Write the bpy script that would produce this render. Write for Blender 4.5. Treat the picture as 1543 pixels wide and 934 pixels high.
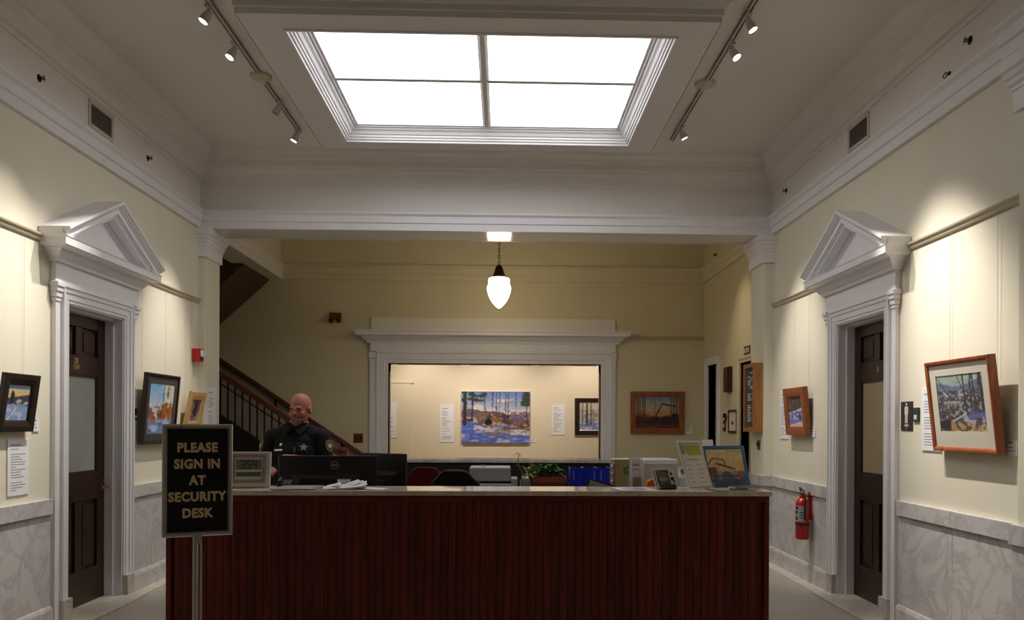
import bpy, bmesh, math, random
import numpy as np
from mathutils import Vector, Matrix, Euler

for o in list(bpy.data.objects):
    bpy.data.objects.remove(o, do_unlink=True)
SC = bpy.context.scene
COL = SC.collection
random.seed(7)
R90 = math.pi / 2

# ---------------------------------------------------------------- camera
cd = bpy.data.cameras.new('camera')
cam = bpy.data.objects.new('camera', cd)
COL.objects.link(cam)
cd.sensor_width = 36.0
cd.lens = 1200.0 / 1543.0 * 36.0
cd.shift_x = -0.0144
cd.shift_y = 0.1109
cd.clip_start = 0.05
cam.matrix_world = (Matrix.Translation((0, 0, 1.5)) @ Matrix.Rotation(-0.03, 4, 'Z')
                    @ Matrix.Rotation(R90, 4, 'X') @ Matrix.Rotation(0.0046, 4, 'Z'))
SC.camera = cam

# ---------------------------------------------------------------- world and exposure
w = bpy.data.worlds.new('world')
SC.world = w
w.use_nodes = True
w.node_tree.nodes['Background'].inputs[0].default_value = (0.05, 0.05, 0.055, 1)
w.node_tree.nodes['Background'].inputs[1].default_value = 0.3
SC.view_settings.view_transform = 'Standard'
SC.view_settings.look = 'None'
SC.view_settings.gamma = 1.0
SC.view_settings.use_curve_mapping = False
SC.view_settings.exposure = 1.33

SKYLIGHT = 1.36       # emission of the luminous skylight panes
GLOBE = 5.2          # pendant globe
SPOT = 118.0          # watts of one track head

# ---------------------------------------------------------------- main dimensions (metres)
L, R = -3.265, 2.954          # hall side walls
YB = 8.65                     # front face of the cross beam
YB2 = 9.07                    # rear face of the cross beam
YW = 11.65                    # rear wall
YG = 14.0                     # gallery wall behind the opening
ZC = 4.40                     # hall ceiling
ZA = 3.575                    # underside of architrave and beam


# ================================================================= helpers
def lin(c):
    def f(v):
        v = v / 255.0
        return v / 12.92 if v <= 0.04045 else ((v + 0.055) / 1.055) ** 2.4
    return (f(c[0]), f(c[1]), f(c[2]), 1.0)


class MB:
    """collects geometry for one mesh object"""
    def __init__(self):
        self.v = []; self.f = []; self.m = []; self.s = []

    def add(self, verts, faces, mi=0, smooth=False):
        n = len(self.v)
        self.v += [tuple(p) for p in verts]
        for f in faces:
            self.f.append([i + n for i in f]); self.m.append(mi); self.s.append(smooth)
        return self

    def box(self, x0, x1, y0, y1, z0, z1, mi=0):
        if x0 > x1: x0, x1 = x1, x0
        if y0 > y1: y0, y1 = y1, y0
        if z0 > z1: z0, z1 = z1, z0
        v = [(x0, y0, z0), (x1, y0, z0), (x1, y1, z0), (x0, y1, z0),
             (x0, y0, z1), (x1, y0, z1), (x1, y1, z1), (x0, y1, z1)]
        f = [(0, 3, 2, 1), (4, 5, 6, 7), (0, 1, 5, 4), (1, 2, 6, 5), (2, 3, 7, 6), (3, 0, 4, 7)]
        return self.add(v, f, mi)

    def obox(self, c, ax, ay, az, mi=0):
        """oriented box: centre and three half-axis vectors"""
        c, ax, ay, az = Vector(c), Vector(ax), Vector(ay), Vector(az)
        v = []
        for k in (-1, 1):
            for s, t in ((-1, -1), (1, -1), (1, 1), (-1, 1)):
                v.append(c + ax * s + ay * t + az * k)
        f = [(0, 3, 2, 1), (4, 5, 6, 7), (0, 1, 5, 4), (1, 2, 6, 5), (2, 3, 7, 6), (3, 0, 4, 7)]
        return self.add(v, f, mi)

    def prism(self, poly, a, b, axis='y', mi=0):
        """polygon in the two other axes, extruded along axis from a to b"""
        n = len(poly)
        def P(p, t):
            if axis == 'y': return (p[0], t, p[1])
            if axis == 'x': return (t, p[0], p[1])
            return (p[0], p[1], t)
        v = [P(p, a) for p in poly] + [P(p, b) for p in poly]
        f = [list(range(n)), list(range(2 * n - 1, n - 1, -1))]
        for i in range(n):
            j = (i + 1) % n
            f.append((j, i, i + n, j + n))
        return self.add(v, f, mi)

    def lathe(self, prof, seg=24, c=(0, 0, 0), M=None, mi=0, smooth=True, sx=1, sy=1):
        v = []; f = []
        rings = []
        for r, z in prof:
            if r < 1e-6:
                rings.append([len(v)]); v.append(Vector((0, 0, z)))
            else:
                st = len(v)
                for k in range(seg):
                    a = 2 * math.pi * k / seg
                    v.append(Vector((r * math.cos(a) * sx, r * math.sin(a) * sy, z)))
                rings.append(list(range(st, st + seg)))
        for A, B in zip(rings, rings[1:]):
            for k in range(seg):
                k2 = (k + 1) % seg
                if len(A) == 1 and len(B) == 1: continue
                if len(A) == 1: f.append((A[0], B[k2], B[k]))
                elif len(B) == 1: f.append((A[k], A[k2], B[0]))
                else: f.append((A[k], A[k2], B[k2], B[k]))
        if len(rings[0]) > 1: f.append(list(reversed(rings[0])))
        if len(rings[-1]) > 1: f.append(list(rings[-1]))
        if M is not None: v = [M @ p for p in v]
        c = Vector(c)
        return self.add([p + c for p in v], f, mi, smooth)

    def ell(self, c, r, mi=0, seg=20, rings=12, M=None):
        prof = [(math.sin(math.pi * i / rings), -math.cos(math.pi * i / rings)) for i in range(rings + 1)]
        S = Matrix.Diagonal((r[0], r[1], r[2]))
        Q = (M @ S) if M is not None else S
        return self.lathe([(max(a, 0) if 0 < i < rings else 0, b) for i, (a, b) in enumerate(prof)], seg, c, Q, mi)

    def cap(self, p0, p1, r0, r1, mi=0, seg=14):
        """tapered capsule"""
        p0, p1 = Vector(p0), Vector(p1)
        d = p1 - p0; ln = d.length
        q = Vector((0, 0, 1)).rotation_difference(d.normalized()).to_matrix()
        prof = []
        for i in range(6):
            a = R90 * i / 5
            prof.append((r0 * math.sin(a) if i else 0, -r0 * math.cos(a)))
        for i in range(6):
            a = R90 * i / 5
            prof.append((r1 * math.cos(a) if i < 5 else 0, ln + r1 * math.sin(a)))
        return self.lathe(prof, seg, p0, q, mi)

    def tube(self, pts, r, seg=8, mi=0, closed=False):
        pts = [Vector(p) for p in pts]
        n = len(pts); v = []; f = []
        up = None
        for i, p in enumerate(pts):
            if closed: t = pts[(i + 1) % n] - pts[i - 1]
            else: t = pts[min(i + 1, n - 1)] - pts[max(i - 1, 0)]
            t.normalize()
            if up is None:
                up = t.orthogonal().normalized()
            else:
                up = (up - t * up.dot(t))
                if up.length < 1e-6: up = t.orthogonal()
                up.normalize()
            s = t.cross(up)
            rr = r[i] if isinstance(r, (list, tuple)) else r
            for k in range(seg):
                a = 2 * math.pi * k / seg
                v.append(p + up * math.cos(a) * rr + s * math.sin(a) * rr)
        m = n if closed else n - 1
        for i in range(m):
            for k in range(seg):
                a, b = i * seg, ((i + 1) % n) * seg
                k2 = (k + 1) % seg
                f.append((a + k, a + k2, b + k2, b + k))
        if not closed:
            f.append(list(reversed(range(seg)))); f.append(list(range((n - 1) * seg, n * seg)))
        return self.add(v, f, mi, True)

    def mold(self, prof, path, closed=False, side=1, mp=None, mi=0, cap=True):
        """sweep a profile (offset, height) along a mitred 2D path; side=1 offsets to the right of travel"""
        pts = [Vector(p) for p in path]
        n = len(pts); mit = []
        def nrm(a, b):
            d = (b - a).normalized()
            return Vector((d.y, -d.x)) * side
        for i in range(n):
            if closed or 0 < i < n - 1:
                n1 = nrm(pts[i - 1], pts[i]); n2 = nrm(pts[i], pts[(i + 1) % n])
                mit.append((n1 + n2) / (1 + n1.dot(n2)))
            elif i == 0: mit.append(nrm(pts[0], pts[1]))
            else: mit.append(nrm(pts[-2], pts[-1]))
        v = []; k = len(prof)
        for p, m in zip(pts, mit):
            for o, h in prof:
                q = p + m * o
                v.append(mp(q.x, q.y, h) if mp else (q.x, q.y, h))
        f = []
        for i in range(n if closed else n - 1):
            a, b = i * k, ((i + 1) % n) * k
            for j in range(k - 1):
                f.append((a + j, a + j + 1, b + j + 1, b + j))
        if cap and not closed:
            f.append(list(range(k))); f.append(list(range((n - 1) * k, n * k)))
        return self.add(v, f, mi)

    def mesh(self, name, mats, sharp=35):
        me = bpy.data.meshes.new(name)
        me.from_pydata(self.v, [], self.f)
        for m in mats: me.materials.append(m)
        for p, mi, s in zip(me.polygons, self.m, self.s):
            p.material_index = mi; p.use_smooth = s
        bm = bmesh.new(); bm.from_mesh(me)
        bmesh.ops.recalc_face_normals(bm, faces=bm.faces)
        lim = math.radians(sharp)
        for e in bm.edges:
            e.smooth = e.calc_face_angle(0) < lim
        bm.to_mesh(me); bm.free()
        return me

    def build(self, name, mat, parent=None, bev=0, loc=None, rot=None, sharp=35, seg=2):
        mats = mat if isinstance(mat, (list, tuple)) else [mat]
        o = bpy.data.objects.new(name, self.mesh(name, mats, sharp))
        COL.objects.link(o)
        if parent: o.parent = parent
        if loc: o.location = loc
        if rot: o.rotation_euler = rot
        if bev:
            b = o.modifiers.new('bevel', 'BEVEL'); b.width = bev; b.segments = seg
            b.limit_method = 'ANGLE'; b.angle_limit = math.radians(40)
        return o


def tag(o, label, cat, group=None, kind=None):
    o['label'] = label; o['category'] = cat
    if group: o['group'] = group
    if kind: o['kind'] = kind
    return o


def thing(name, label, cat, loc=(0, 0, 0), rot=(0, 0, 0), group=None, kind=None):
    o = bpy.data.objects.new(name, None)
    o.empty_display_size = 0.1
    COL.objects.link(o)
    o.location = loc; o.rotation_euler = rot
    return tag(o, label, cat, group, kind)


def on_wall(side, a, z, off=0.0):
    """location and z-rotation for a thing mounted on a wall; its front is local -y"""
    if side == 'L': return (L + off, a, z), R90
    if side == 'R': return (R - off, a, z), -R90
    if side == 'B': return (a, YW - off, z), 0.0
    if side == 'G': return (a, YG - off, z), 0.0


def text_mesh(txt, size, mat, parent, loc, name='lettering', depth=0.002, bold=0.0, sx=1.0, align='CENTER', rot=(R90, 0, 0), spacing=1.0, line=1.0):
    cu = bpy.data.curves.new('t', 'FONT')
    cu.body = txt; cu.size = size; cu.align_x = align; cu.align_y = 'CENTER'
    cu.extrude = depth; cu.offset = bold; cu.space_line = line; cu.space_character = spacing
    cu.resolution_u = 3
    ob = bpy.data.objects.new('t', cu); COL.objects.link(ob)
    dg = bpy.context.evaluated_depsgraph_get()
    me = bpy.data.meshes.new_from_object(ob.evaluated_get(dg))
    bpy.data.objects.remove(ob); bpy.data.curves.remove(cu)
    me.transform(Euler(rot).to_matrix().to_4x4() @ Matrix.Diagonal((sx, 1, 1, 1)))
    me.materials.clear(); me.materials.append(mat)
    o = bpy.data.objects.new(name, me); COL.objects.link(o)
    o.parent = parent; o.location = loc
    return o


# ================================================================= materials
MATS = {}


def mat(name, col, rough=0.5, metal=0.0, spec=0.5, var=0.0, vscale=6.0, bump=0.0, bscale=60.0, emit=0.0, ecol=None,
        trans=0.0, alpha=1.0, coat=0.0, stretch=None, sheen=0.0):
    if name in MATS: return MATS[name]
    m = bpy.data.materials.new(name); MATS[name] = m
    m.use_nodes = True
    nt = m.node_tree; b = nt.nodes['Principled BSDF']
    c = lin(col)
    b.inputs['Base Color'].default_value = c
    b.inputs['Roughness'].default_value = rough
    b.inputs['Metallic'].default_value = metal
    b.inputs['Specular IOR Level'].default_value = spec
    if trans: b.inputs['Transmission Weight'].default_value = trans
    if alpha < 1: b.inputs['Alpha'].default_value = alpha
    if coat: b.inputs['Coat Weight'].default_value = coat
    if sheen: b.inputs['Sheen Weight'].default_value = sheen
    if emit:
        b.inputs['Emission Color'].default_value = lin(ecol or col)
        b.inputs['Emission Strength'].default_value = emit
    if var or bump:
        tc = nt.nodes.new('ShaderNodeTexCoord')
        src = tc.outputs['Object']
        if stretch:
            mp = nt.nodes.new('ShaderNodeMapping'); mp.inputs['Scale'].default_value = stretch
            nt.links.new(src, mp.inputs['Vector']); src = mp.outputs['Vector']
        if var:
            n = nt.nodes.new('ShaderNodeTexNoise'); n.inputs['Scale'].default_value = vscale
            n.inputs['Detail'].default_value = 5
            nt.links.new(src, n.inputs['Vector'])
            rp = nt.nodes.new('ShaderNodeValToRGB')
            rp.color_ramp.elements[0].position = 0.3; rp.color_ramp.elements[1].position = 0.7
            rp.color_ramp.elements[0].color = tuple(x * (1 - var) for x in c[:3]) + (1,)
            rp.color_ramp.elements[1].color = tuple(min(x * (1 + var), 1) for x in c[:3]) + (1,)
            nt.links.new(n.outputs['Fac'], rp.inputs['Fac'])
            nt.links.new(rp.outputs['Color'], b.inputs['Base Color'])
        if bump:
            n2 = nt.nodes.new('ShaderNodeTexNoise'); n2.inputs['Scale'].default_value = bscale
            n2.inputs['Detail'].default_value = 3
            nt.links.new(src, n2.inputs['Vector'])
            bp = nt.nodes.new('ShaderNodeBump'); bp.inputs['Strength'].default_value = bump
            bp.inputs['Distance'].default_value = 0.01
            nt.links.new(n2.outputs['Fac'], bp.inputs['Height'])
            nt.links.new(bp.outputs['Normal'], b.inputs['Normal'])
    return m


def marble(name, base, vein, scale=1.6, rough=0.25):
    m = bpy.data.materials.new(name); MATS[name] = m; m.use_nodes = True
    nt = m.node_tree; b = nt.nodes['Principled BSDF']; N = nt.nodes.new; K = nt.links.new
    b.inputs['Roughness'].default_value = rough
    tc = N('ShaderNodeTexCoord'); oi = N('ShaderNodeObjectInfo')
    ad = N('ShaderNodeVectorMath'); ad.operation = 'MULTIPLY_ADD'
    ad.inputs[1].default_value = (1, 1, 1)
    sc = N('ShaderNodeVectorMath'); sc.operation = 'SCALE'; sc.inputs['Scale'].default_value = 17.0
    cx = N('ShaderNodeCombineXYZ')
    K(oi.outputs['Random'], cx.inputs[0]); K(oi.outputs['Random'], cx.inputs[1])
    K(cx.outputs[0], sc.inputs[0]); K(tc.outputs['Object'], ad.inputs[0]); K(sc.outputs[0], ad.inputs[2])
    n1 = N('ShaderNodeTexNoise'); n1.inputs['Scale'].default_value = scale; n1.inputs['Detail'].default_value = 9
    n1.inputs['Distortion'].default_value = 1.4; n1.inputs['Roughness'].default_value = 0.62
    K(ad.outputs[0], n1.inputs['Vector'])
    r1 = N('ShaderNodeValToRGB'); e = r1.color_ramp.elements
    e[0].position = 0.44; e[0].color = (0, 0, 0, 1); e[1].position = 0.56; e[1].color = (0, 0, 0, 1)
    q = r1.color_ramp.elements.new(0.5); q.color = (1, 1, 1, 1)
    K(n1.outputs['Fac'], r1.inputs['Fac'])
    n2 = N('ShaderNodeTexNoise'); n2.inputs['Scale'].default_value = scale * 2.3; n2.inputs['Detail'].default_value = 6
    K(ad.outputs[0], n2.inputs['Vector'])
    mu = N('ShaderNodeMath'); mu.operation = 'MULTIPLY'
    K(r1.outputs['Color'], mu.inputs[0]); K(n2.outputs['Fac'], mu.inputs[1])
    mix = N('ShaderNodeMix'); mix.data_type = 'RGBA'
    mix.inputs['A'].default_value = lin(base); mix.inputs['B'].default_value = lin(vein)
    K(mu.outputs[0], mix.inputs['Factor']); K(mix.outputs['Result'], b.inputs['Base Color'])
    return m


def wood(name, c0, c1, rough=0.35, scale=9.0, stretch=(6, 6, 0.5), rnd=0.25, coat=0.0):
    m = bpy.data.materials.new(name); MATS[name] = m; m.use_nodes = True
    nt = m.node_tree; b = nt.nodes['Principled BSDF']; N = nt.nodes.new; K = nt.links.new
    b.inputs['Roughness'].default_value = rough
    b.inputs['Coat Weight'].default_value = coat
    tc = N('ShaderNodeTexCoord'); mp = N('ShaderNodeMapping'); mp.inputs['Scale'].default_value = stretch
    oi = N('ShaderNodeObjectInfo')
    cx = N('ShaderNodeCombineXYZ'); mm = N('ShaderNodeMath'); mm.operation = 'MULTIPLY'; mm.inputs[1].default_value = 30
    K(oi.outputs['Random'], mm.inputs[0])
    for i in range(3): K(mm.outputs[0], cx.inputs[i])
    K(cx.outputs[0], mp.inputs['Location']); K(tc.outputs['Object'], mp.inputs['Vector'])
    n = N('ShaderNodeTexNoise'); n.inputs['Scale'].default_value = scale; n.inputs['Detail'].default_value = 8
    n.inputs['Distortion'].default_value = 0.6
    K(mp.outputs['Vector'], n.inputs['Vector'])
    rp = N('ShaderNodeValToRGB'); rp.color_ramp.elements[0].position = 0.3; rp.color_ramp.elements[1].position = 0.72
    rp.color_ramp.elements[0].color = lin(c0); rp.color_ramp.elements[1].color = lin(c1)
    K(n.outputs['Fac'], rp.inputs['Fac'])
    hv = N('ShaderNodeHueSaturation')
    ma = N('ShaderNodeMath'); ma.operation = 'MULTIPLY_ADD'; ma.inputs[1].default_value = rnd * 2; ma.inputs[2].default_value = 1 - rnd
    K(oi.outputs['Random'], ma.inputs[0]); K(ma.outputs[0], hv.inputs['Value'])
    K(rp.outputs['Color'], hv.inputs['Color']); K(hv.outputs['Color'], b.inputs['Base Color'])
    return m


def emission(name, col, strength):
    m = bpy.data.materials.new(name); MATS[name] = m; m.use_nodes = True
    nt = m.node_tree; nt.nodes.clear()
    e = nt.nodes.new('ShaderNodeEmission'); o = nt.nodes.new('ShaderNodeOutputMaterial')
    e.inputs[0].default_value = lin(col); e.inputs[1].default_value = strength
    nt.links.new(e.outputs[0], o.inputs[0])
    return m


M_cream = mat('cream_wall_paint', (234, 228, 209), 0.55, var=0.02, vscale=2.0, bump=0.02, bscale=90)
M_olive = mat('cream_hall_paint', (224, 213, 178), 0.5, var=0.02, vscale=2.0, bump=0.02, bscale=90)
M_gal = mat('gallery_wall_paint', (236, 222, 196), 0.6, var=0.01, vscale=1.5)
M_white = mat('white_trim_paint', (242, 240, 244), 0.4, var=0.015, vscale=4.0)
M_gloss = mat('white_gloss_paint', (232, 229, 226), 0.13, spec=0.6, var=0.01, vscale=3.0)
M_ceil = mat('ceiling_paint', (234, 228, 222), 0.7, var=0.02, vscale=1.5)
M_panelp = mat('skylight_surround_paint', (232, 227, 226), 0.6, var=0.01, vscale=2.0)
M_frieze = mat('frieze_paint', (236, 231, 226), 0.5, var=0.015, vscale=3)
M_marble = marble('white_marble', (210, 206, 205), (164, 160, 163), 2.4, 0.3)
M_marble_top = marble('counter_marble', (244, 228, 212), (206, 184, 162), 3.0, 0.07)
M_sill = marble('sill_marble', (214, 210, 208), (150, 148, 150), 3.0, 0.3)
M_border = marble('floor_border_marble', (226, 220, 206), (180, 170, 150), 4.0, 0.3)
M_terrazzo = mat('terrazzo_floor', (184, 177, 164), 0.32, var=0.14, vscale=55.0)
M_mahog = wood('mahogany', (74, 17, 8), (132, 40, 21), 0.38, 5.0, (9, 9, 0.45), 0.22)
M_mahog_rail = wood('mahogany_rail', (84, 22, 10), (136, 44, 22), 0.35, 5.0, (0.5, 8, 8), 0.05)
M_door = wood('dark_door_wood', (34, 18, 14), (66, 36, 26), 0.4, 6.0, (7, 7, 0.6), 0.1)
M_rail_wood = wood('handrail_wood', (74, 34, 16), (124, 62, 30), 0.3, 6.0, (0.6, 7, 7), 0.05)
M_oak = wood('honey_oak', (150, 96, 44), (186, 128, 66), 0.4, 6.0, (6, 6, 0.6), 0.08)
M_cherry = wood('cherry_frame_wood', (134, 68, 34), (174, 98, 52), 0.4, 6.0, (5, 5, 1), 0.08)
M_pine = wood('pale_frame_wood', (196, 152, 92), (222, 182, 122), 0.45, 6.0, (5, 5, 1), 0.06)
M_darkf = wood('dark_frame_wood', (24, 16, 14), (44, 30, 26), 0.35, 6.0, (5, 5, 1), 0.1)
M_black = mat('black_plastic', (16, 16, 17), 0.4)
M_blackm = mat('matt_black', (10, 10, 10), 0.7)
M_screen = mat('glossy_black', (8, 8, 9), 0.12)
M_chrome = mat('brushed_chrome', (214, 211, 206), 0.3, 0.75)
M_steel = mat('grey_steel', (140, 138, 134), 0.4, 0.9)
M_brass = mat('brass', (190, 146, 70), 0.3, 1.0)
M_gold = mat('gold_leaf_lettering', (196, 168, 112), 0.45, 0.3)
M_signgold = mat('sign_lettering', (250, 226, 178), 0.5)
M_bronze = mat('dark_bronze', (46, 30, 20), 0.4, 0.7)
M_brz2 = mat('bronze_plate', (116, 74, 40), 0.35, 0.7)
M_red = mat('alarm_red', (176, 22, 22), 0.35, spec=0.5)
M_red2 = mat('extinguisher_red', (196, 14, 18), 0.28, coat=0.4)
M_paper = mat('white_paper', (242, 241, 246), 0.6)
M_paper2 = mat('cream_paper', (230, 222, 208), 0.6)
M_ink = mat('grey_print', (172, 168, 178), 0.7)
M_ink2 = mat('dark_print', (70, 66, 74), 0.7)
M_mount = mat('picture_mount_board', (222, 214, 198), 0.7)
M_plastic_w = mat('white_plastic', (214, 212, 212), 0.45)
M_plastic_g = mat('grey_plastic', (172, 172, 174), 0.45)
M_beige = mat('beige_plastic', (196, 180, 132), 0.5)
M_beige2 = mat('taupe_plastic', (158, 142, 128), 0.5)
M_lcd = mat('lcd_glass', (128, 130, 112), 0.25)
M_lcdi = mat('lcd_ink', (34, 36, 30), 0.5)
M_navy = mat('navy_uniform_cloth', (11, 12, 18), 0.85, var=0.15, vscale=14, bump=0.15, bscale=14)
M_skin = mat('skin', (200, 124, 106), 0.5, var=0.05, vscale=18)
M_beard = mat('grey_beard', (150, 128, 116), 0.9, bump=0.6, bscale=160)
M_logo = mat('silver_logo', (150, 150, 152), 0.4, 0.2)
M_silver = mat('silver_badge', (214, 214, 214), 0.3, 0.6)
M_patch = mat('olive_gold_patch', (150, 144, 60), 0.7)
M_maroon = mat('maroon_fabric', (104, 22, 30), 0.9, bump=0.2, bscale=200)
M_mesh = mat('black_mesh_fabric', (26, 26, 28), 0.75, bump=0.3, bscale=250)
M_terra = mat('terracotta', (150, 74, 50), 0.75, var=0.08, vscale=12)
M_leaf = mat('dark_green_leaf', (52, 92, 48), 0.45, var=0.2, vscale=9)
M_leaf2 = mat('pale_green_leaf', (140, 164, 84), 0.5, var=0.2, vscale=12)
M_stem = mat('plant_stem', (120, 132, 84), 0.6)
M_soil = mat('potting_soil', (44, 32, 24), 0.95)
M_blue = mat('blue_binder', (12, 36, 190), 0.35)
M_bluepr = mat('blue_print', (50, 84, 190), 0.6)
M_bluefr = mat('blue_poster_border', (44, 92, 140), 0.5)
M_lime = mat('lime_print', (168, 172, 36), 0.6)
M_green = mat('green_sticker', (70, 128, 50), 0.6)
M_orange = mat('orange_plastic', (226, 116, 10), 0.5)
M_glass = mat('clear_glass', (235, 240, 238), 0.05, trans=0.95)
M_acryl = mat('clear_acrylic', (214, 220, 222), 0.1, alpha=0.35)
M_frost = mat('frosted_door_glass', (176, 180, 176), 0.35, var=0.05, vscale=16, bump=0.25, bscale=120)
M_frost2 = mat('papered_door_glass', (176, 158, 126), 0.4, var=0.03, vscale=6)
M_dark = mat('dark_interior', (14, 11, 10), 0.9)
M_teal = mat('dark_green_plate', (36, 62, 56), 0.4)
M_brown = mat('brown_sign_plate', (52, 38, 32), 0.45)
M_grille = mat('vent_grille_metal', (128, 116, 108), 0.5, 0.2)
M_ventf = mat('vent_frame_paint', (210, 202, 192), 0.5)
M_felt = mat('grey_felt', (84, 84, 80), 0.9)
M_wire = mat('hanging_wire', (196, 186, 162), 0.5)
M_railp = mat('picture_rail_paint', (196, 184, 158), 0.45)
M_plinth = mat('worn_plinth_stone', (202, 192, 182), 0.5, var=0.2, vscale=14)
M_iron = mat('iron_baluster', (40, 30, 24), 0.5, 0.5)
M_treadm = mat('stair_tread_stone', (110, 104, 96), 0.5, var=0.1, vscale=10)
M_stwain = mat('stair_wainscot_marble', (172, 158, 146), 0.4, var=0.08, vscale=5)
M_stringer = mat('dark_stringer_wood', (26, 18, 14), 0.5)
M_lens = emission('lamp_lens_lit', (255, 240, 225), 14.0)
M_lens_off = mat('lamp_lens_unlit', (150, 146, 138), 0.2)
M_sky = emission('skylight_diffuser', (255, 255, 255), SKYLIGHT)
M_globe = emission('lit_opal_globe', (255, 234, 196), GLOBE)

# ================================================================= setting: floor, walls, ceiling
fl = MB().box(-6.2, 4.2, -3.2, 15, -0.12, 0).build('floor', M_terrazzo)
tag(fl, 'grey terrazzo floor with a pale marble border', 'floor', kind='structure')
MB().box(L, L + 0.155, -3, 8.62, 0, 0.004).build('marble_border', M_border, fl)
MB().box(R - 0.155, R, -3, 8.62, 0, 0.004).build('marble_border', M_border, fl)

DY0, DY1, DZ = 6.035, 6.905, 2.38       # side doors


def side_wall(name, s, label):
    X = L if s == 'L' else R
    X2 = X - 0.25 if s == 'L' else X + 0.25
    m = MB()
    m.box(X, X2, -3, DY0, 0, ZC + 0.1)
    m.box(X, X2, DY1, YB2, 0, ZC + 0.1)
    m.box(X, X2, DY0, DY1, DZ, ZC + 0.1)
    o = m.build(name, M_cream)
    tag(o, label, 'wall', kind='structure')
    sg = 1 if s == 'L' else -1
    segs = [(-3.0, -1.6), (-1.6, -0.2), (-0.2, 1.2), (1.2, 2.6), (2.6, 3.95)]
    segs += [(4.40, 5.12), (5.12, 5.83)] if s == 'R' else [(3.95, 5.02), (5.02, 5.83)]
    segs += [(7.10, 7.9), (7.9, 8.62)]
    for a, b in segs:
        MB().box(X, X + sg * 0.016, a + 0.0012, b - 0.0012, 0.17, 0.832).build('marble_panel', M_marble, o, 0.0015)
        MB().box(X, X + sg * 0.034, a, b, 0.832, 0.943).build('marble_cap', M_marble, o, 0.004)
        m = MB()
        pr = [(0, 0.002), (0.036, 0.002), (0.036, 0.145), (0.026, 0.168), (0.014, 0.178), (0, 0.178)]
        m.prism([(X + sg * p, z) for p, z in pr], a, b, 'y')
        m.build('baseboard', M_marble, o)
    return o


wl = side_wall('wall_left', 'L', 'cream left wall with marble wainscot below')
wr = side_wall('wall_right', 'R', 'cream right wall with marble wainscot below')

m = MB().box(L - 0.25, R + 0.25, -3.2, -3.0, 0, ZC)
tag(m.build('wall_front', M_cream), 'plain cream wall behind the viewpoint', 'wall', kind='structure')

ce = MB().box(L - 0.25, R + 0.25, -3.2, YB2, ZC, ZC + 0.12).build('ceiling', M_ceil)
tag(ce, 'flat white hall ceiling around the skylight', 'ceiling', kind='structure')

# entablature running round the hall
PX0, PX1 = 3.90, 4.42      # near right pilaster
PR = 0.10
path = [(L, -3.0), (L, YB), (R, YB), (R, PX1), (R - PR, PX1), (R - PR, PX0), (R, PX0), (R, -3.0)]
en = thing('trim_1', 'white plaster entablature running round the top of the walls', 'trim', kind='structure')
arch = [(0, ZA), (0.030, ZA), (0.030, 3.648), (0.046, 3.654), (0.046, 3.722), (0.052, 3.728), (0.070, 3.744), (0.070, 3.766), (0.012, 3.772), (0, 3.772)]
MB().mold(arch, path).build('architrave', M_white, en)
MB().mold([(0, 3.77), (0.012, 3.77), (0.012, 4.07), (0, 4.07)], path).build('frieze', M_frieze, en)
crown = [(0, 4.05), (0.022, 4.05), (0.022, 4.085), (0.045, 4.095), (0.05, 4.12), (0.065, 4.16), (0.095, 4.195), (0.10, 4.215),
         (0.135, 4.222), (0.135, 4.285), (0.145, 4.292), (0.155, 4.33), (0.185, 4.365), (0.19, 4.38), (0.20, 4.40), (0, 4.40)]
MB().mold(crown, path).build('crown', M_frieze, en)

# cross beam
bm_ = thing('trim_2', 'white painted beam crossing the hall above the desk', 'beam', kind='structure')
MB().box(L - 0.25, R + 0.25, YB + 0.001, YB2, ZA + 0.0015, ZC).build('beam_body', M_gloss, bm_)
m = MB()
m.mold([(0, ZA), (0.03, ZA), (0.03, 3.65), (0.046, 3.654), (0.046, 3.73), (0.07, 3.744), (0.07, 3.766), (0, 3.772)],
       [(R + 0.2, YB2), (L - 0.2, YB2)])
m.build('rear_architrave', M_white, bm_)

# pilasters
def pilaster(name, label, x_wall, x_in, y0, y1, zb=0.0):
    p = thing(name, label, 'pilaster', kind='structure')
    sg = 1 if x_in > x_wall else -1
    MB().box(x_wall - sg * 0.02, x_in, y0, y1, zb, ZA + 0.001).build('shaft', M_cream, p, 0.004)
    xo = x_wall - sg * 0.02
    a, b = ((xo, y0), (x_in, y0))
    pth = [(xo, y0), (x_in, y0), (x_in, y1), (xo, y1)]
    prof = [(-0.01, 3.27), (0.022, 3.27), (0.022, 3.385), (0.03, 3.39), (0.03, 3.41), (0.042, 3.425), (0.042, 3.45),
            (0.055, 3.462), (0.06, 3.49), (0.075, 3.505), (0.075, 3.573), (-0.01, 3.573)]
    MB().mold(prof, pth, side=1 if sg > 0 else -1).build('capital', M_white, p)
    prof = [(-0.01, 0.002), (0.03, 0.002), (0.03, 0.16), (0.018, 0.178), (0.018, 0.83), (0.032, 0.832), (0.032, 0.943), (-0.01, 0.943)]
    MB().mold(prof, pth, side=1 if sg > 0 else -1).build('marble_base', M_marble, p)
    return p


pilaster('trim_3', 'cream corner pilaster under the beam beside the staircase', L, -3.195, 8.62, YB2)
pilaster('trim_4', 'cream corner pilaster under the beam beside the directory board', R, 2.848, 8.62, YB2)
pilaster('trim_5', 'cream pilaster at the right edge of the view', R, R - 0.055, PX0 + 0.02, PX1 - 0.02)

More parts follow.
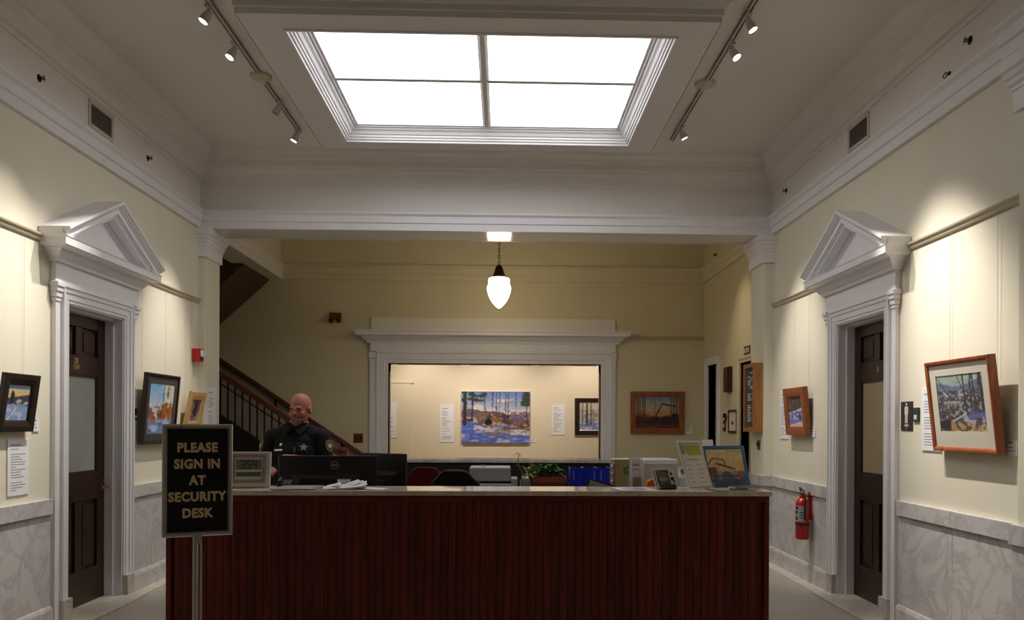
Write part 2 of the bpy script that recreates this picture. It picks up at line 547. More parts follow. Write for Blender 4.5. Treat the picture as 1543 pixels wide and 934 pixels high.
# dropped ceiling field around the skylight
SX0, SX1, SY0, SY1 = -1.53, 1.22, 5.55, 7.745
FX0, FX1, FY0, FY1 = -1.79, 1.466, 5.345, 7.96
ZP = 4.22
sk = thing('window_1', 'luminous four pane ceiling skylight in a stepped white frame', 'skylight', kind='structure')
m = MB()
m.box(FX0, FX1, FY0, SY0, ZP, ZC); m.box(FX0, FX1, SY1, FY1, ZP, ZC)
m.box(FX0, SX0, SY0, SY1, ZP, ZC); m.box(SX1, FX1, SY0, SY1, ZP, ZC)
m.build('surround', M_panelp, sk)
fp = [(0.004, ZP - 0.004), (0.004, 4.255), (0.016, 4.262), (0.016, 4.30), (0.028, 4.306), (0.055, 4.335), (0.075, 4.35), (0.075, 4.399), (0, 4.399)]
MB().mold(fp, [(FX0, FY0), (FX0, FY1), (FX1, FY1), (FX1, FY0)], closed=True, side=-1).build('surround_moulding', M_panelp, sk)
fp = [(0, 4.30), (0, ZP - 0.012), (0.018, ZP - 0.012), (0.020, ZP + 0.006), (0.034, ZP + 0.010), (0.036, ZP + 0.026), (0.048, ZP + 0.030), (0.050, ZP + 0.046),
      (0.062, ZP + 0.052), (0.075, ZP + 0.074), (0.095, ZP + 0.088), (0.100, ZP + 0.10), (0.118, ZP + 0.102), (0.12, ZP + 0.112), (0.142, ZP + 0.114), (0.142, ZP + 0.13), (0, ZP + 0.13)]
MB().mold(fp, [(SX0, SY0), (SX0, SY1), (SX1, SY1), (SX1, SY0)], closed=True, side=1).build('frame', M_white, sk)
GX0, GX1, GY0, GY1 = SX0 + 0.142, SX1 - 0.142, SY0 + 0.142, SY1 - 0.142
gcx, gcy = (GX0 + GX1) / 2 - 0.01, (GY0 + GY1) / 2 - 0.065
MB().prism([(gcx - 0.038, 4.352), (gcx - 0.038, 4.335), (gcx - 0.018, 4.322), (gcx + 0.018, 4.322), (gcx + 0.038, 4.335), (gcx + 0.038, 4.352)], GY0, GY1, 'y').build('mullion', M_panelp, sk)
for a, b in ((GX0, gcx - 0.03), (gcx + 0.03, GX1)):
    MB().box(a, b, gcy - 0.024, gcy + 0.024, 4.318, 4.352).build('glazing_bar', M_panelp, sk)
for a, b in ((GX0 - 0.01, gcx), (gcx, GX1 + 0.01)):
    for c, d in ((GY0 - 0.01, gcy), (gcy, GY1 + 0.01)):
        MB().box(a, b, c, d, 4.345, 4.349).build('pane', M_sky, sk)

# ---------------------------------------------------------------- rear hall
m = MB()
OX0, OX1, OZ0, OZ1 = -1.67, 1.432, 0.955, 2.372
m.box(-6.2, OX0, YW, YW + 0.25, 0, 4.3); m.box(OX1, R + 0.25, YW, YW + 0.25, 0, 4.3)
m.box(OX0, OX1, YW, YW + 0.25, OZ1, 4.3); m.box(OX0, OX1, YW, YW + 0.25, 0, OZ0 - 0.03)
wb = m.build('wall_back', M_olive)
tag(wb, 'dim cream rear wall around the gallery opening', 'wall', kind='structure')
for a, b in ((1.66, 2.3), (2.3, R)):
    MB().box(a + 0.001, b - 0.001, YW - 0.016, YW, 0.17, 0.832).build('marble_panel', M_marble, wb)
    MB().box(a, b, YW - 0.034, YW, 0.832, 0.943).build('marble_cap', M_marble, wb)

# rear part of the right wall with its two door openings
D1 = (9.33, 9.80, 2.26); D2 = (10.86, 11.36, 2.34)
m = MB()
yy = YB2
for a, b, h in (D1, D2):
    m.box(R, R + 0.25, yy, a, 0, 4.3); m.box(R, R + 0.25, a, b, h, 4.3); yy = b
m.box(R, R + 0.25, yy, YW, 0, 4.3)
wrr = m.build('wall_rear_right', M_olive)
tag(wrr, 'cream side wall of the rear hall with two doorways', 'wall', kind='structure')
for a, b in ((9.86, 10.76),):
    MB().box(R - 0.016, R, a, b, 0.17, 0.832).build('marble_panel', M_marble, wrr)
    MB().box(R - 0.034, R, a, b, 0.832, 0.943).build('marble_cap', M_marble, wrr)
for n, (a, b, h), lab in (('door_3', D1, 'dark doorway behind the oak directory board'), ('door_4', D2, 'dark doorway in white casing at the far right corner')):
    d = thing(n, lab, 'door', kind='structure')
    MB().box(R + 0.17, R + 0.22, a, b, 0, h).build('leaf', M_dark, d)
    mp = lambda p, q, hh: (R - hh, p, q)
    wd = 0.05 if n == 'door_3' else 0.10
    MB().mold([(0, -0.1), (0, 0.025), (wd * 0.6, 0.03), (wd, 0.04), (wd, 0)], [(a, 0), (a, h), (b, h), (b, 0)], side=-1, mp=mp).build('casing', M_white if n == 'door_4' else M_olive, d)

# rear hall ceiling and cornice, stair well
ce2 = MB().box(-6.2, R + 0.25, YB2, YW + 0.25, 4.2, 4.3).build('ceiling_rear', M_ceil)
tag(ce2, 'ceiling of the rear hall behind the beam', 'ceiling', kind='structure')
tr = thing('trim_6', 'plaster architrave band along the rear hall walls', 'trim', kind='structure')
arch2 = [(0, ZA), (0.025, ZA), (0.025, 3.66), (0.035, 3.665), (0.035, 3.75), (0.06, 3.77), (0.06, 3.79), (0, 3.80)]
MB().mold(arch2, [(-3.23, YB2), (-3.23, YW), (-3.19, YW)]).build('beam_architrave', M_frieze, tr)
MB().mold(arch2, [(-3.19, YW), (R, YW), (R, YB2)]).build('architrave', M_olive, tr)
sb = thing('trim_7', 'beam along the edge of the stair well', 'beam', kind='structure')
MB().box(-3.55, -3.23, YB2, YW, ZA + 0.002, 4.2).build('beam_body', M_cream, sb)
ws = MB().box(-6.2, -6.0, YB2 - 0.25, YW, 0, 4.3)
ws.box(-6.0, L - 0.25, YB2 - 0.25, YB2, 0, 4.3)
tag(ws.build('wall_stair', M_olive), 'cream walls enclosing the stair well', 'wall', kind='structure')
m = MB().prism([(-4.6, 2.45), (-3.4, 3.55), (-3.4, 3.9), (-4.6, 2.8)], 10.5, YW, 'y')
tag(m.build('upper_flight', mat('shaded_stair_soffit', (84, 62, 46), 0.6)), 'sloping plaster underside of the upper stair flight, coloured dark for shade', 'stairs', kind='structure')  # dark brown puts the stair well's shade into the soffit colour

# opening casing
wc = thing('window_2', 'wide white cased opening from the rear hall into the gallery', 'opening', kind='structure')
mp = lambda p, q, hh: (p, YW - hh, q)
pr = [(0, -0.26), (0, 0.02), (0.05, 0.02), (0.055, 0.03), (0.14, 0.03), (0.145, 0.045), (0.17, 0.045), (0.17, 0)]
MB().mold(pr, [(OX0, OZ0), (OX0, OZ1), (OX1, OZ1), (OX1, OZ0)], side=-1, mp=mp).build('casing', M_white, wc)
for a, b in ((OX0 - 0.268, OX0 - 0.17), (OX1 + 0.17, OX1 + 0.215)):
    MB().box(a, b, YW - 0.03, YW, 0.943, 2.48).box(a - 0.012, b + 0.012, YW - 0.045, YW, 2.44, 2.53).build('side_strip', M_white, wc, 0.004)
m = MB().box(-1.925, 1.645, YW - 0.05, YW, 2.542, 2.72)
m.build('header_frieze', M_white, wc)
pr = [(0, 2.66), (0.05, 2.66), (0.06, 2.69), (0.10, 2.72), (0.13, 2.755), (0.19, 2.765), (0.19, 2.81), (0.205, 2.82), (0.205, 2.838), (0, 2.845)]
MB().mold(pr, [(-1.925, YW + 0.002), (-1.925, YW - 0.01), (1.645, YW - 0.01), (1.645, YW + 0.002)]).build('header_cornice', M_white, wc)
MB().box(-1.92, 1.64, YW - 0.03, YW, 2.845, 3.03).build('header_block', M_frieze, wc)
for a, b in ((-1.55, -0.62), (-0.50, 0.42), (0.53, 1.38)):
    MB().box(a, b, YW + 0.06, YW + 0.2, OZ1 - 0.012, OZ1 + 0.002).build('soffit_panel', M_rail_wood, wc)
for x in (OX0 + 0.001, OX1 - 0.001):
    MB().box(x - 0.006, x + 0.006, YW + 0.10, YW + 0.2, OZ0, OZ1 - 0.12).build('jamb_panel', M_rail_wood, wc)
ct = thing('service_counter', 'dark service counter with a grey marble sill below the gallery opening', 'counter')
MB().box(-1.93, 1.64, YW - 0.28, YW - 0.045, 0.94, 0.985).build('marble_sill', M_sill, ct, 0.006)
MB().box(OX0 + 0.002, OX1 - 0.002, YW - 0.05, YW + 0.27, OZ0 - 0.012, OZ0 + 0.03).build('inner_sill', M_sill, ct)
MB().box(-1.90, 1.61, YW - 0.24, YW - 0.046, 0, 0.94).build('front_panel', M_blackm, ct)

# gallery room
wg = MB().box(-3.4, 3.2, YG, YG + 0.2, 0, 3.2).build('wall_gallery', M_gal)
tag(wg, 'warmly lit cream wall of the gallery room', 'wall', kind='structure')
# flush hidden door outline
MB().box(-2.6, -1.595, YG - 0.02, YG, 0, 2.19).build('flush_panel', M_gal, wg, 0.003)
MB().box(-2.65, -1.56, YG - 0.028, YG, 2.195, 2.235).build('panel_head', M_gal, wg, 0.003)
m = MB().box(-3.6, -3.4, YW + 0.25, YG + 0.2, 0, 3.2).box(3.2, 3.4, YW + 0.25, YG + 0.2, 0, 3.2)
tag(m.build('wall_gallery_sides', M_gal), 'side walls of the gallery room', 'wall', kind='structure')
m = MB().box(-3.6, 3.4, YW + 0.25, YG + 0.2, 3.2, 3.3)
tag(m.build('ceiling_gallery', M_ceil), 'white ceiling of the gallery room', 'ceiling', kind='structure')


# ================================================================= side doors with pediments
def side_door(name, s, label, glass, number):
    loc, rz = on_wall(s, (DY0 + DY1) / 2, 0)
    d = thing(name, label, 'door', loc, (0, 0, rz), kind='structure')
    h = (DY1 - DY0) / 2
    mp = lambda p, q, hh: (p, -hh, q)
    pr = [(0, -0.02), (0, 0.032), (0.022, 0.032), (0.026, 0.040), (0.070, 0.040), (0.074, 0.050), (0.10, 0.052), (0.108, 0.062), (0.122, 0.062), (0.122, 0)]
    MB().mold(pr, [(-h, 0.19), (-h, DZ), (h, DZ), (h, 0.19)], side=-1, mp=mp).build('casing', M_white, d)
    for sx in (-1, 1):
        MB().box(sx * h, sx * (h + 0.128), -0.068, 0.0, 0.0, 0.19).build('plinth_block', M_plinth, d, 0.004)
        m = MB().box(sx * (h + 0.122), sx * (h + 0.186), -0.036, 0, 0.0, 2.39)
        m.build('side_strip', M_white, d, 0.003)
        m = MB()
        for q, (a, b) in enumerate(((2.372, 2.40), (2.40, 2.44), (2.44, 2.475), (2.475, 2.512))):
            e = (0.008, 0.016, 0.026, 0.036)[q]
            m.box(sx * (h + 0.126), sx * (h + 0.186 + e), -0.036 - e, 0, a, b)
        m.build('capital', M_white, d, 0.005)
        # jamb lining with stop
        m = MB().box(sx * h, sx * (h - 0.012), -0.02, 0.20, 0.0, DZ)
        m.box(sx * (h - 0.012), sx * (h - 0.03), 0.05, 0.12, 0.0, DZ - 0.012)
        m.build('jamb', M_white, d)
    m = MB().box(-h, h, -0.02, 0.20, DZ - 0.012, DZ).box(-h, h, 0.05, 0.12, DZ - 0.03, DZ - 0.012)
    m.build('head_jamb', M_white, d)
    MB().box(-h - 0.205, h + 0.205, -0.046, 0, 2.502, 2.70).build('frieze_board', M_white, d, 0.003)
    b0 = h + 0.205
    pr = [(0, 2.655), (0.05, 2.655), (0.056, 2.675), (0.075, 2.69), (0.09, 2.715), (0.10, 2.72), (0.108, 2.735),
          (0.16, 2.745), (0.16, 2.75), (0.172, 2.752), (0.172, 2.80), (0.178, 2.81), (0, 2.815)]
    MB().mold(pr, [(-b0 + 0.03, 0.02), (-b0 + 0.03, -0.02), (b0 - 0.03, -0.02), (b0 - 0.03, 0.02)]).build('cornice', M_white, d)
    # pediment
    hw, zb, zc, za = 0.79, 2.808, 2.872, 3.262
    def rake(o_out, o_in, p):
        k = (za - zc) / hw
        q = []
        for sx in (-1, 1):
            za1, za2 = za - o_out, za - o_in
            def at(zt, zx):   # x where a rake line with apex zt reaches height zx
                return (zt - zx) / k
            x1, x2 = min(at(za1, zb), hw - 0.001), at(za2, zb)
            pts = [(0, za1)]
            if at(za1, zb) > hw: pts += [(sx * hw, za1 - hw * k), (sx * hw, zb)]
            else: pts += [(sx * x1, zb)]
            pts += [(sx * x2, zb), (0, za2)]
            q.append(pts)
        return q
    m = MB()
    pr = [(0, -0.01), (0, 0.224), (0.020, 0.224), (0.026, 0.214), (0.036, 0.206), (0.046, 0.192), (0.052, 0.188), (0.056, 0.180),
          (0.088, 0.180), (0.092, 0.168), (0.102, 0.160), (0.106, 0.152), (0.118, 0.150), (0.122, 0.10), (0.122, -0.01)]
    m.mold(pr, [(-hw, zc), (0, za), (hw, zc)], side=1, mp=mp)
    m.build('raking_cornice', M_white, d)
    for sx in (-1, 1):
        MB().prism([(sx * (hw - 0.006), zb - 0.002), (sx * (hw - 0.006), zc - 0.004), (sx * (hw - 0.15), zc + 0.06), (sx * (hw - 0.15), zb - 0.002)], -0.172, 0.0, 'y').build('pediment_end', M_white, d)
    m = MB()
    for poly in rake(0.13, 0.16, 0): m.prism(poly, -0.075, 0.0, 'y')
    k = (za - zc) / hw
    m.prism([(-(za - 0.15 - zb) / k, zb), ((za - 0.15 - zb) / k, zb), (0, za - 0.15)], -0.055, 0.0, 'y')
    m.build('tympanum', M_white, d)
    # leaf
    lf = MB()
    W = h - 0.014; yf = 0.122
    y1 = yf + 0.045
    st = 0.125
    lf.box(-W, -W + st, yf, y1, 0.008, DZ - 0.02); lf.box(W - st, W, yf, y1, 0.008, DZ - 0.02)
    for a, b in ((0.008, 0.30), (0.86, 1.085), (1.875, 2.03), (2.255, DZ - 0.02)):
        lf.box(-W + st, W - st, yf, y1, a, b)
    for a, b in ((0.30, 0.86), (2.03, 2.255)):
        lf.box(-0.05, 0.05, yf, y1, a, b)
    lf = lf.build('leaf', M_door, d, 0.004)
    for a, b in ((0.30, 0.86), (2.03, 2.255)):
        for sx in (-1, 1):
            x0, x1 = sorted((sx * 0.05, sx * (W - st)))
            MB().box(x0, x1, yf + 0.022, y1 - 0.008, a, b).box(x0 + 0.035, x1 - 0.035, yf + 0.010, y1 - 0.008, a + 0.035, b - 0.035).build('panel', M_door, lf, 0.006)
    MB().box(-W + st, W - st, yf + 0.018, yf + 0.026, 1.085, 1.875).build('glass_pane', glass, lf)
    m = MB()
    for a, b, c, e in ((-W + st, -W + st + 0.014, 1.085, 1.875), (W - st - 0.014, W - st, 1.085, 1.875), (-W + st, W - st, 1.861, 1.875), (-W + st, W - st, 1.085, 1.099)):
        m.box(a, b, yf + 0.006, yf + 0.03, c, e)
    m.build('glazing_bead', M_door, lf)
    hx = W - 0.055
    m = MB().box(hx - 0.012, hx + 0.012, yf - 0.004, yf, 0.91, 1.015)
    m.cap((hx, yf, 0.95), (hx, yf - 0.05, 0.95), 0.009, 0.009)
    m.cap((hx, yf - 0.05, 0.95), (hx - 0.10, yf - 0.055, 0.948), 0.010, 0.008)
    m.lathe([(0, 0), (0.012, 0), (0.012, 0.008), (0, 0.008)], 12, (hx, yf - 0.006, 1.00), Matrix.Rotation(R90, 3, 'X'))
    m.build('handle', M_brass, lf)
    text_mesh(number, 0.062, M_gold, lf, (-0.045 if s == 'L' else 0.02, yf - 0.001, 1.955), 'door_number', 0.001, 0.002, line=0.85)
    m = MB().box(-h - 0.10, h + 0.10, -0.20, 0.20, 0.0005, 0.022)
    m.build('threshold', M_border, d, 0.006)
    return d


side_door('door_1', 'L', 'pedimented left door with frosted glass and brass lever', M_frost, '28\n1W')
side_door('door_2', 'R', 'pedimented right door with papered tan glass', M_frost2, '3')

# picture rails
def rail(side, a, b, label, z=2.80):
    X = {'L': L, 'R': R}.get(side)
    pr = [(0, z - 0.03), (0.012, z - 0.03), (0.018, z - 0.02), (0.022, z - 0.005), (0.034, z + 0.004), (0.036, z + 0.016), (0.022, z + 0.024), (0.010, z + 0.022), (0, z + 0.022)]
    if side == 'L': pth = [(X, a), (X, b)]
    elif side == 'R': pth = [(X, b), (X, a)]
    else: pth = [(a, YW), (b, YW)]
    m = MB().mold(pr, pth)
    return m


for i, (s, a, b, lab) in enumerate((('L', -3, 5.70, 'picture rail on the left wall nearer than the door'),
                                    ('L', 7.26, 8.62, 'picture rail on the left wall between door and pilaster'),
                                    ('R', 4.40, 5.70, 'picture rail on the right wall above the large cherry framed painting'),
                                    ('R', 7.25, 8.60, 'picture rail on the right wall beyond the door'),
                                    ('B', 1.86, R, 'picture rail on the rear wall right of the opening'))):
    o = rail(s, a, b, lab, 2.80 if s != 'B' else 2.765).build('trim_%d' % (8 + i), M_railp)
    tag(o, lab, 'picture rail', kind='structure')

# ================================================================= lamps
def spot_head(label, pos, target, lit=True, power=SPOT, size=42, ztrack=4.372, name='track_spotlight', group='track spotlights', col=(1.0, 0.93, 0.84), blend=1.0):
    """pos: lens centre; the stem rises to the track above the back of the can"""
    pos = Vector(pos); d = (Vector(target) - pos).normalized()
    t = thing(name, label, 'spotlight', (0, 0, 0), group=group)
    q = Vector((0, 0, 1)).rotation_difference(d).to_matrix()
    back = pos - d * 0.075
    top = Vector((back.x, back.y, ztrack))
    sh = MB().lathe([(0, -0.085), (0.018, -0.085), (0.026, -0.06), (0.030, -0.045), (0.034, 0.0), (0.036, 0.004), (0.031, 0.005), (0.030, -0.006), (0, -0.006)], 20, pos, q)
    sh.build('shade', M_ventf, t)
    MB().lathe([(0, -0.002), (0.030, -0.002), (0.030, 0.001), (0, 0.001)], 20, pos, q).build('lens', M_lens if lit else M_lens_off, t)
    s = MB().cap(back, top, 0.007, 0.007)
    s.box(top.x - 0.018, top.x + 0.018, top.y - 0.04, top.y + 0.04, ztrack - 0.02, ztrack)
    s.build('stem', M_ventf, t)
    if lit:
        ld = bpy.data.lights.new('spot', 'SPOT'); lo = bpy.data.objects.new('bulb', ld); COL.objects.link(lo)
        ld.energy = power; ld.color = col; ld.spot_size = math.radians(size); ld.spot_blend = blend; ld.shadow_soft_size = 0.025
        lo.location = pos + d * 0.012
        lo.rotation_euler = d.to_track_quat('-Z', 'Y').to_euler()
        lo.parent = t
    return t


def track(x, y0, y1, yc, label):
    t = thing('lighting_track', label, 'track light', (x, (y0 + y1) / 2, 0), group='ceiling lighting tracks')
    a, b = y0 - (y0 + y1) / 2, y1 - (y0 + y1) / 2
    c = yc - (y0 + y1) / 2
    for p, q in ((a, c - 0.07), (c + 0.07, b)):
        m = MB()
        m.box(-0.018, -0.006, p, q, 4.372, ZC); m.box(0.006, 0.018, p, q, 4.372, ZC); m.box(-0.018, 0.018, p, q, 4.39, ZC)
        m.build('rail', M_ventf, t)
        m = MB().box(-0.006, 0.006, p + 0.02, q - 0.02, 4.386, 4.391)
        m.build('conductor_slot', M_black, t)
    MB().lathe([(0, ZC - 0.03), (0.07, ZC - 0.03), (0.085, ZC - 0.02), (0.088, ZC)], 28, (0, c, 0)).build('canopy', mat('aged_canopy_paint', (206, 196, 164), 0.5), t)
    MB().box(-0.014, 0.014, c - 0.11, c + 0.11, 4.368, 4.392).build('connector', M_ventf, t)
    return t


track(-2.035, 5.25, 7.98, 6.72, 'white ceiling lighting track along the left side of the skylight')
track(1.708, 5.18, 8.05, 6.71, 'white ceiling lighting track along the right side of the skylight')
spot_head('lit track spotlight nearest the viewer on the left track', (-2.075, 5.55, 4.262), (L, 5.15, 2.0), power=SPOT * 0.88)
spot_head('lit round track spotlight second from the near end of the left track', (-2.078, 6.09, 4.262), (L, 5.35, 1.6), power=SPOT * 0.7)
spot_head('unlit white track spotlight on the left track beyond the canopy', (-2.05, 7.2, 4.27), (L, 7.0, 2.0), lit=False)
spot_head('lit track spotlight at the far end of the left track', (-2.06, 7.87, 4.262), (L, 7.75, 1.75), power=SPOT * 0.9)
spot_head('lit track spotlight nearest the viewer on the right track', (1.735, 5.52, 4.262), (R, 5.15, 1.7), power=SPOT * 1.0)
spot_head('lit round track spotlight second from the near end of the right track', (1.745, 5.94, 4.262), (R, 5.0, 1.8), power=SPOT * 1.0)
spot_head('lit track spotlight at the far end of the right track', (1.74, 7.64, 4.262), (R, 7.8, 1.75), power=SPOT * 0.9)
# rear hall lamp hidden behind the beam, washing the right rear wall
spot_head('rear hall spotlight behind the beam near the directory board', (2.25, 9.6, 4.02), (R, 9.75, 1.8), power=16, size=60, ztrack=4.2, group='rear hall spotlights', col=(1, 0.78, 0.5))
# gallery lamps
for x, lab in ((-1.5, 'left'), (-0.1, 'middle'), (1.5, 'right')):
    spot_head('gallery ceiling spotlight, %s of three above the paintings' % lab, (x, 12.75, 3.0), (x * 0.9, YG, 1.7), power=32, size=95, ztrack=3.2, group='gallery spotlights', col=(1, 0.88, 0.75))

# pendant lamp
pd = thing('pendant_lamp', 'glowing opal globe pendant lamp on a bronze chain behind the beam', 'lamp', (-0.057, 10.2, 0))
MB().lathe([(0, 2.972), (0.02, 2.978), (0.055, 3.01), (0.095, 3.06), (0.128, 3.12), (0.146, 3.18), (0.153, 3.225), (0.15, 3.255), (0.138, 3.275), (0.133, 3.30), (0.137, 3.33), (0.132, 3.352), (0.11, 3.362), (0, 3.362)], 36).build('globe', M_globe, pd)
MB().lathe([(0, 3.36), (0.112, 3.36), (0.115, 3.368), (0.09, 3.38), (0.072, 3.41), (0.055, 3.46), (0.044, 3.50), (0.03, 3.52), (0.012, 3.53), (0, 3.53)], 28).build('cap', M_bronze, pd)
zz = 3.545; k = 0
while zz < 4.15:
    pts = []
    for i in range(14):
        a = 2 * math.pi * i / 14
        u, v = 0.013 * math.cos(a), 0.026 * math.sin(a)
        pts.append((u, 0, zz + v) if k % 2 == 0 else (0, u, zz + v))
    MB().tube(pts, 0.0042, 6, closed=True).build('chain_link', M_bronze, pd)
    zz += 0.044; k += 1
MB().lathe([(0, 4.14), (0.02, 4.14), (0.05, 4.17), (0.07, 4.2), (0, 4.2)], 20).build('canopy', M_bronze, pd)


# ================================================================= paintings
class Cv:
    def __init__(s, w, h, seed=1):
        s.w, s.h = w, h
        u = (np.arange(w) + 0.5) / w; v = (np.arange(h) + 0.5) / h
        s.U, s.V = np.meshgrid(u, v)
        s.a = np.zeros((h, w, 3)); s.rng = np.random.RandomState(seed); s.asp = w / h

    def c(s, col): return np.array(col, float) / 255.0

    def grad(s, v0, c0, v1, c1):
        t = np.clip((s.V - v0) / (v1 - v0), 0, 1)[..., None]
        m = (s.V >= v0) & (s.V <= v1)
        g = s.c(c0) * (1 - t) + s.c(c1) * t
        s.a[m] = g[m]; return s

    def mask(s, m, col, al=1.0):
        s.a[m] = s.a[m] * (1 - al) + s.c(col) * al; return s

    def noise(s, nx, ny):
        g = s.rng.rand(ny + 2, nx + 2)
        x = s.U * nx; y = s.V * ny
        i = x.astype(int); j = y.astype(int); fx = x - i; fy = y - j
        fx = fx * fx * (3 - 2 * fx); fy = fy * fy * (3 - 2 * fy)
        return (g[j, i] * (1 - fx) * (1 - fy) + g[j, i + 1] * fx * (1 - fy) + g[j + 1, i] * (1 - fx) * fy + g[j + 1, i + 1] * fx * fy)

    def line(s, x0, y0, x1, y1, wd, col, al=1.0):
        dx, dy = (x1 - x0) * s.asp, y1 - y0
        px, py = (s.U - x0) * s.asp, s.V - y0
        t = np.clip((px * dx + py * dy) / (dx * dx + dy * dy + 1e-9), 0, 1)
        d = np.hypot(px - t * dx, py - t * dy)
        return s.mask(d < wd, col, al)

    def ell(s, x, y, rx, ry, col, al=1.0, rough=0.0):
        d = ((s.U - x) / rx) ** 2 + ((s.V - y) / ry) ** 2
        if rough: d = d + (s.noise(24, 24) - 0.5) * rough
        return s.mask(d < 1, col, al)

    def below(s, f, col, lo=-1, al=1.0): return s.mask((s.V < f(s.U)) & (s.V > lo), col, al)

    def streak(s, thr, nx, ny, lo, hi, col, al=0.8, u0=0, u1=1):
        n = s.noise(nx, ny)
        return s.mask((n > thr) & (s.V > lo) & (s.V < hi) & (s.U >= u0) & (s.U <= u1), col, al)


def art_gallery():
    c = Cv(170, 126, 3)
    c.grad(0, (90, 110, 190), 1, (96, 130, 205)); c.grad(0.55, (224, 214, 214), 1, (92, 128, 200))
    c.streak(0.6, 5, 7, 0.62, 0.85, (236, 222, 214), 0.8)
    c.below(lambda u: 0.64 - 0.30 * np.clip(u - 0.35, 0, 1) + 0.02 * np.sin(u * 14), (112, 96, 122))
    c.below(lambda u: 0.44 + 0.02 * np.sin(u * 20), (120, 86, 66)); c.streak(0.5, 14, 20, 0.3, 0.5, (216, 196, 186), 0.85); c.streak(0.62, 16, 24, 0.3, 0.55, (78, 54, 46), 0.8)
    m = (c.U > 0.72) & (c.V > 0.36) & (c.V < 0.56 + 0.06 * c.noise(30, 3))
    c.mask(m & (c.noise(60, 6) > 0.3), (160, 122, 136), 0.7)
    c.streak(0.55, 50, 5, 0.36, 0.6, (120, 80, 96), 0.5, 0.7, 1)
    c.ell(0.3, 0.53, 0.10, 0.05, (150, 112, 66), 0.7, 1.6); c.ell(0.53, 0.48, 0.11, 0.07, (150, 112, 58), 0.9, 1.6); c.ell(0.64, 0.49, 0.07, 0.06, (64, 54, 92), 0.9, 1.6); c.ell(0.3, 0.47, 0.06, 0.05, (150, 138, 140), 0.6, 1.6); c.streak(0.55, 40, 34, 0.36, 0.56, (92, 66, 52), 0.6, 0.2, 0.75); c.streak(0.72, 40, 34, 0.38, 0.56, (206, 176, 110), 0.6, 0.2, 0.7)
    c.ell(0.39, 0.40, 0.055, 0.07, (26, 26, 30))
    c.below(lambda u: 0.40 - 0.22 * u + 0.03 * np.sin(u * 9), (92, 112, 206)); c.streak(0.58, 12, 26, 0, 0.36, (126, 148, 226), 0.8); c.streak(0.7, 9, 24, 0, 0.3, (206, 212, 236), 0.7)
    m = (c.V < 0.34 - 0.12 * c.U + 0.03 * np.sin(c.U * 9)) & (c.V > 0.27 - 0.13 * c.U) & (c.U > 0.18)
    c.mask(m & (c.noise(16, 40) > 0.25), (232, 218, 216), 0.9); c.streak(0.66, 12, 44, 0.12, 0.36, (150, 120, 106), 0.7, 0.2, 1)
    for x, wd, lo in ((0.045, 0.032, 0.36), (0.155, 0.018, 0.42)):
        c.line(x, lo, x + 0.01, 1.02, wd, (58, 44, 48))
    for x, lo in ((0.555, 0.55), (0.64, 0.53), (0.51, 0.55), (0.68, 0.5), (0.79, 0.5), (0.45, 0.6), (0.34, 0.6)):
        c.line(x, lo, x + 0.004, 1.02, 0.007, (66, 70, 104), 0.9)
    c.line(0.955, 0.35, 0.955, 1.0, 0.008, (60, 56, 70))
    for k in range(14):
        x = 0.02 + 0.32 * c.rng.rand(); y = 0.82 + 0.17 * c.rng.rand()
        c.ell(x, y, 0.05, 0.025, (52, 58, 44), 0.9, 1.0)
    for k in range(11):
        y = 0.73 + 0.025 * k
        c.ell(0.93 + 0.02 * c.rng.rand(), y, 0.09 - 0.004 * k, 0.016, (52, 62, 54), 0.95, 0.8)
    return c


def art_gallery2():
    c = Cv(80, 70, 5)
    c.grad(0, (150, 160, 190), 1, (216, 196, 170)); c.streak(0.5, 12, 14, 0.3, 0.75, (146, 136, 130), 0.8)
    c.below(lambda u: 0.3 + 0.05 * np.sin(u * 8), (122, 140, 190)); c.streak(0.6, 8, 12, 0, 0.35, (206, 206, 214), 0.8)
    for x, wd in ((0.25, 0.03), (0.40, 0.012), (0.1, 0.015)): c.line(x, 0.2, x, 1, wd, (46, 36, 34))
    return c


def art_dusk():
    c = Cv(110, 84, 9)
    c.grad(0.3, (206, 128, 84), 0.65, (196, 170, 140)); c.grad(0.65, (196, 170, 140), 1, (112, 150, 178))
    c.below(lambda u: 0.42 + 0.1 * np.sin(u * 7 + 1) * 0.4, (150, 84, 60)); c.below(lambda u: 0.34 + 0.03 * np.sin(u * 17), (58, 34, 34))
    c.streak(0.55, 20, 20, 0.0, 0.35, (78, 46, 42), 0.7); c.below(lambda u: 0.12 + 0 * u, (88, 52, 40)); c.streak(0.6, 6, 24, 0, 0.15, (120, 76, 60), 0.7)
    for x, wd in ((0.05, 0.02), (0.1, 0.012), (0.16, 0.012), (0.21, 0.01), (0.82, 0.014), (0.88, 0.016), (0.95, 0.012), (0.45, 0.006)):
        c.line(x, 0.25, x, 1.0, wd, (66, 48, 46))
    c.line(0.47, 0.40, 0.61, 0.78, 0.018, (40, 44, 46)); c.line(0.61, 0.78, 0.95, 0.68, 0.022, (40, 44, 46)); c.line(0.47, 0.4, 0.47, 0.3, 0.012, (40, 40, 42))
    c.ell(0.7, 0.32, 0.09, 0.06, (34, 30, 32), 1, 0.5); c.ell(0.9, 0.36, 0.08, 0.12, (40, 36, 40), 1, 0.5)
    return c


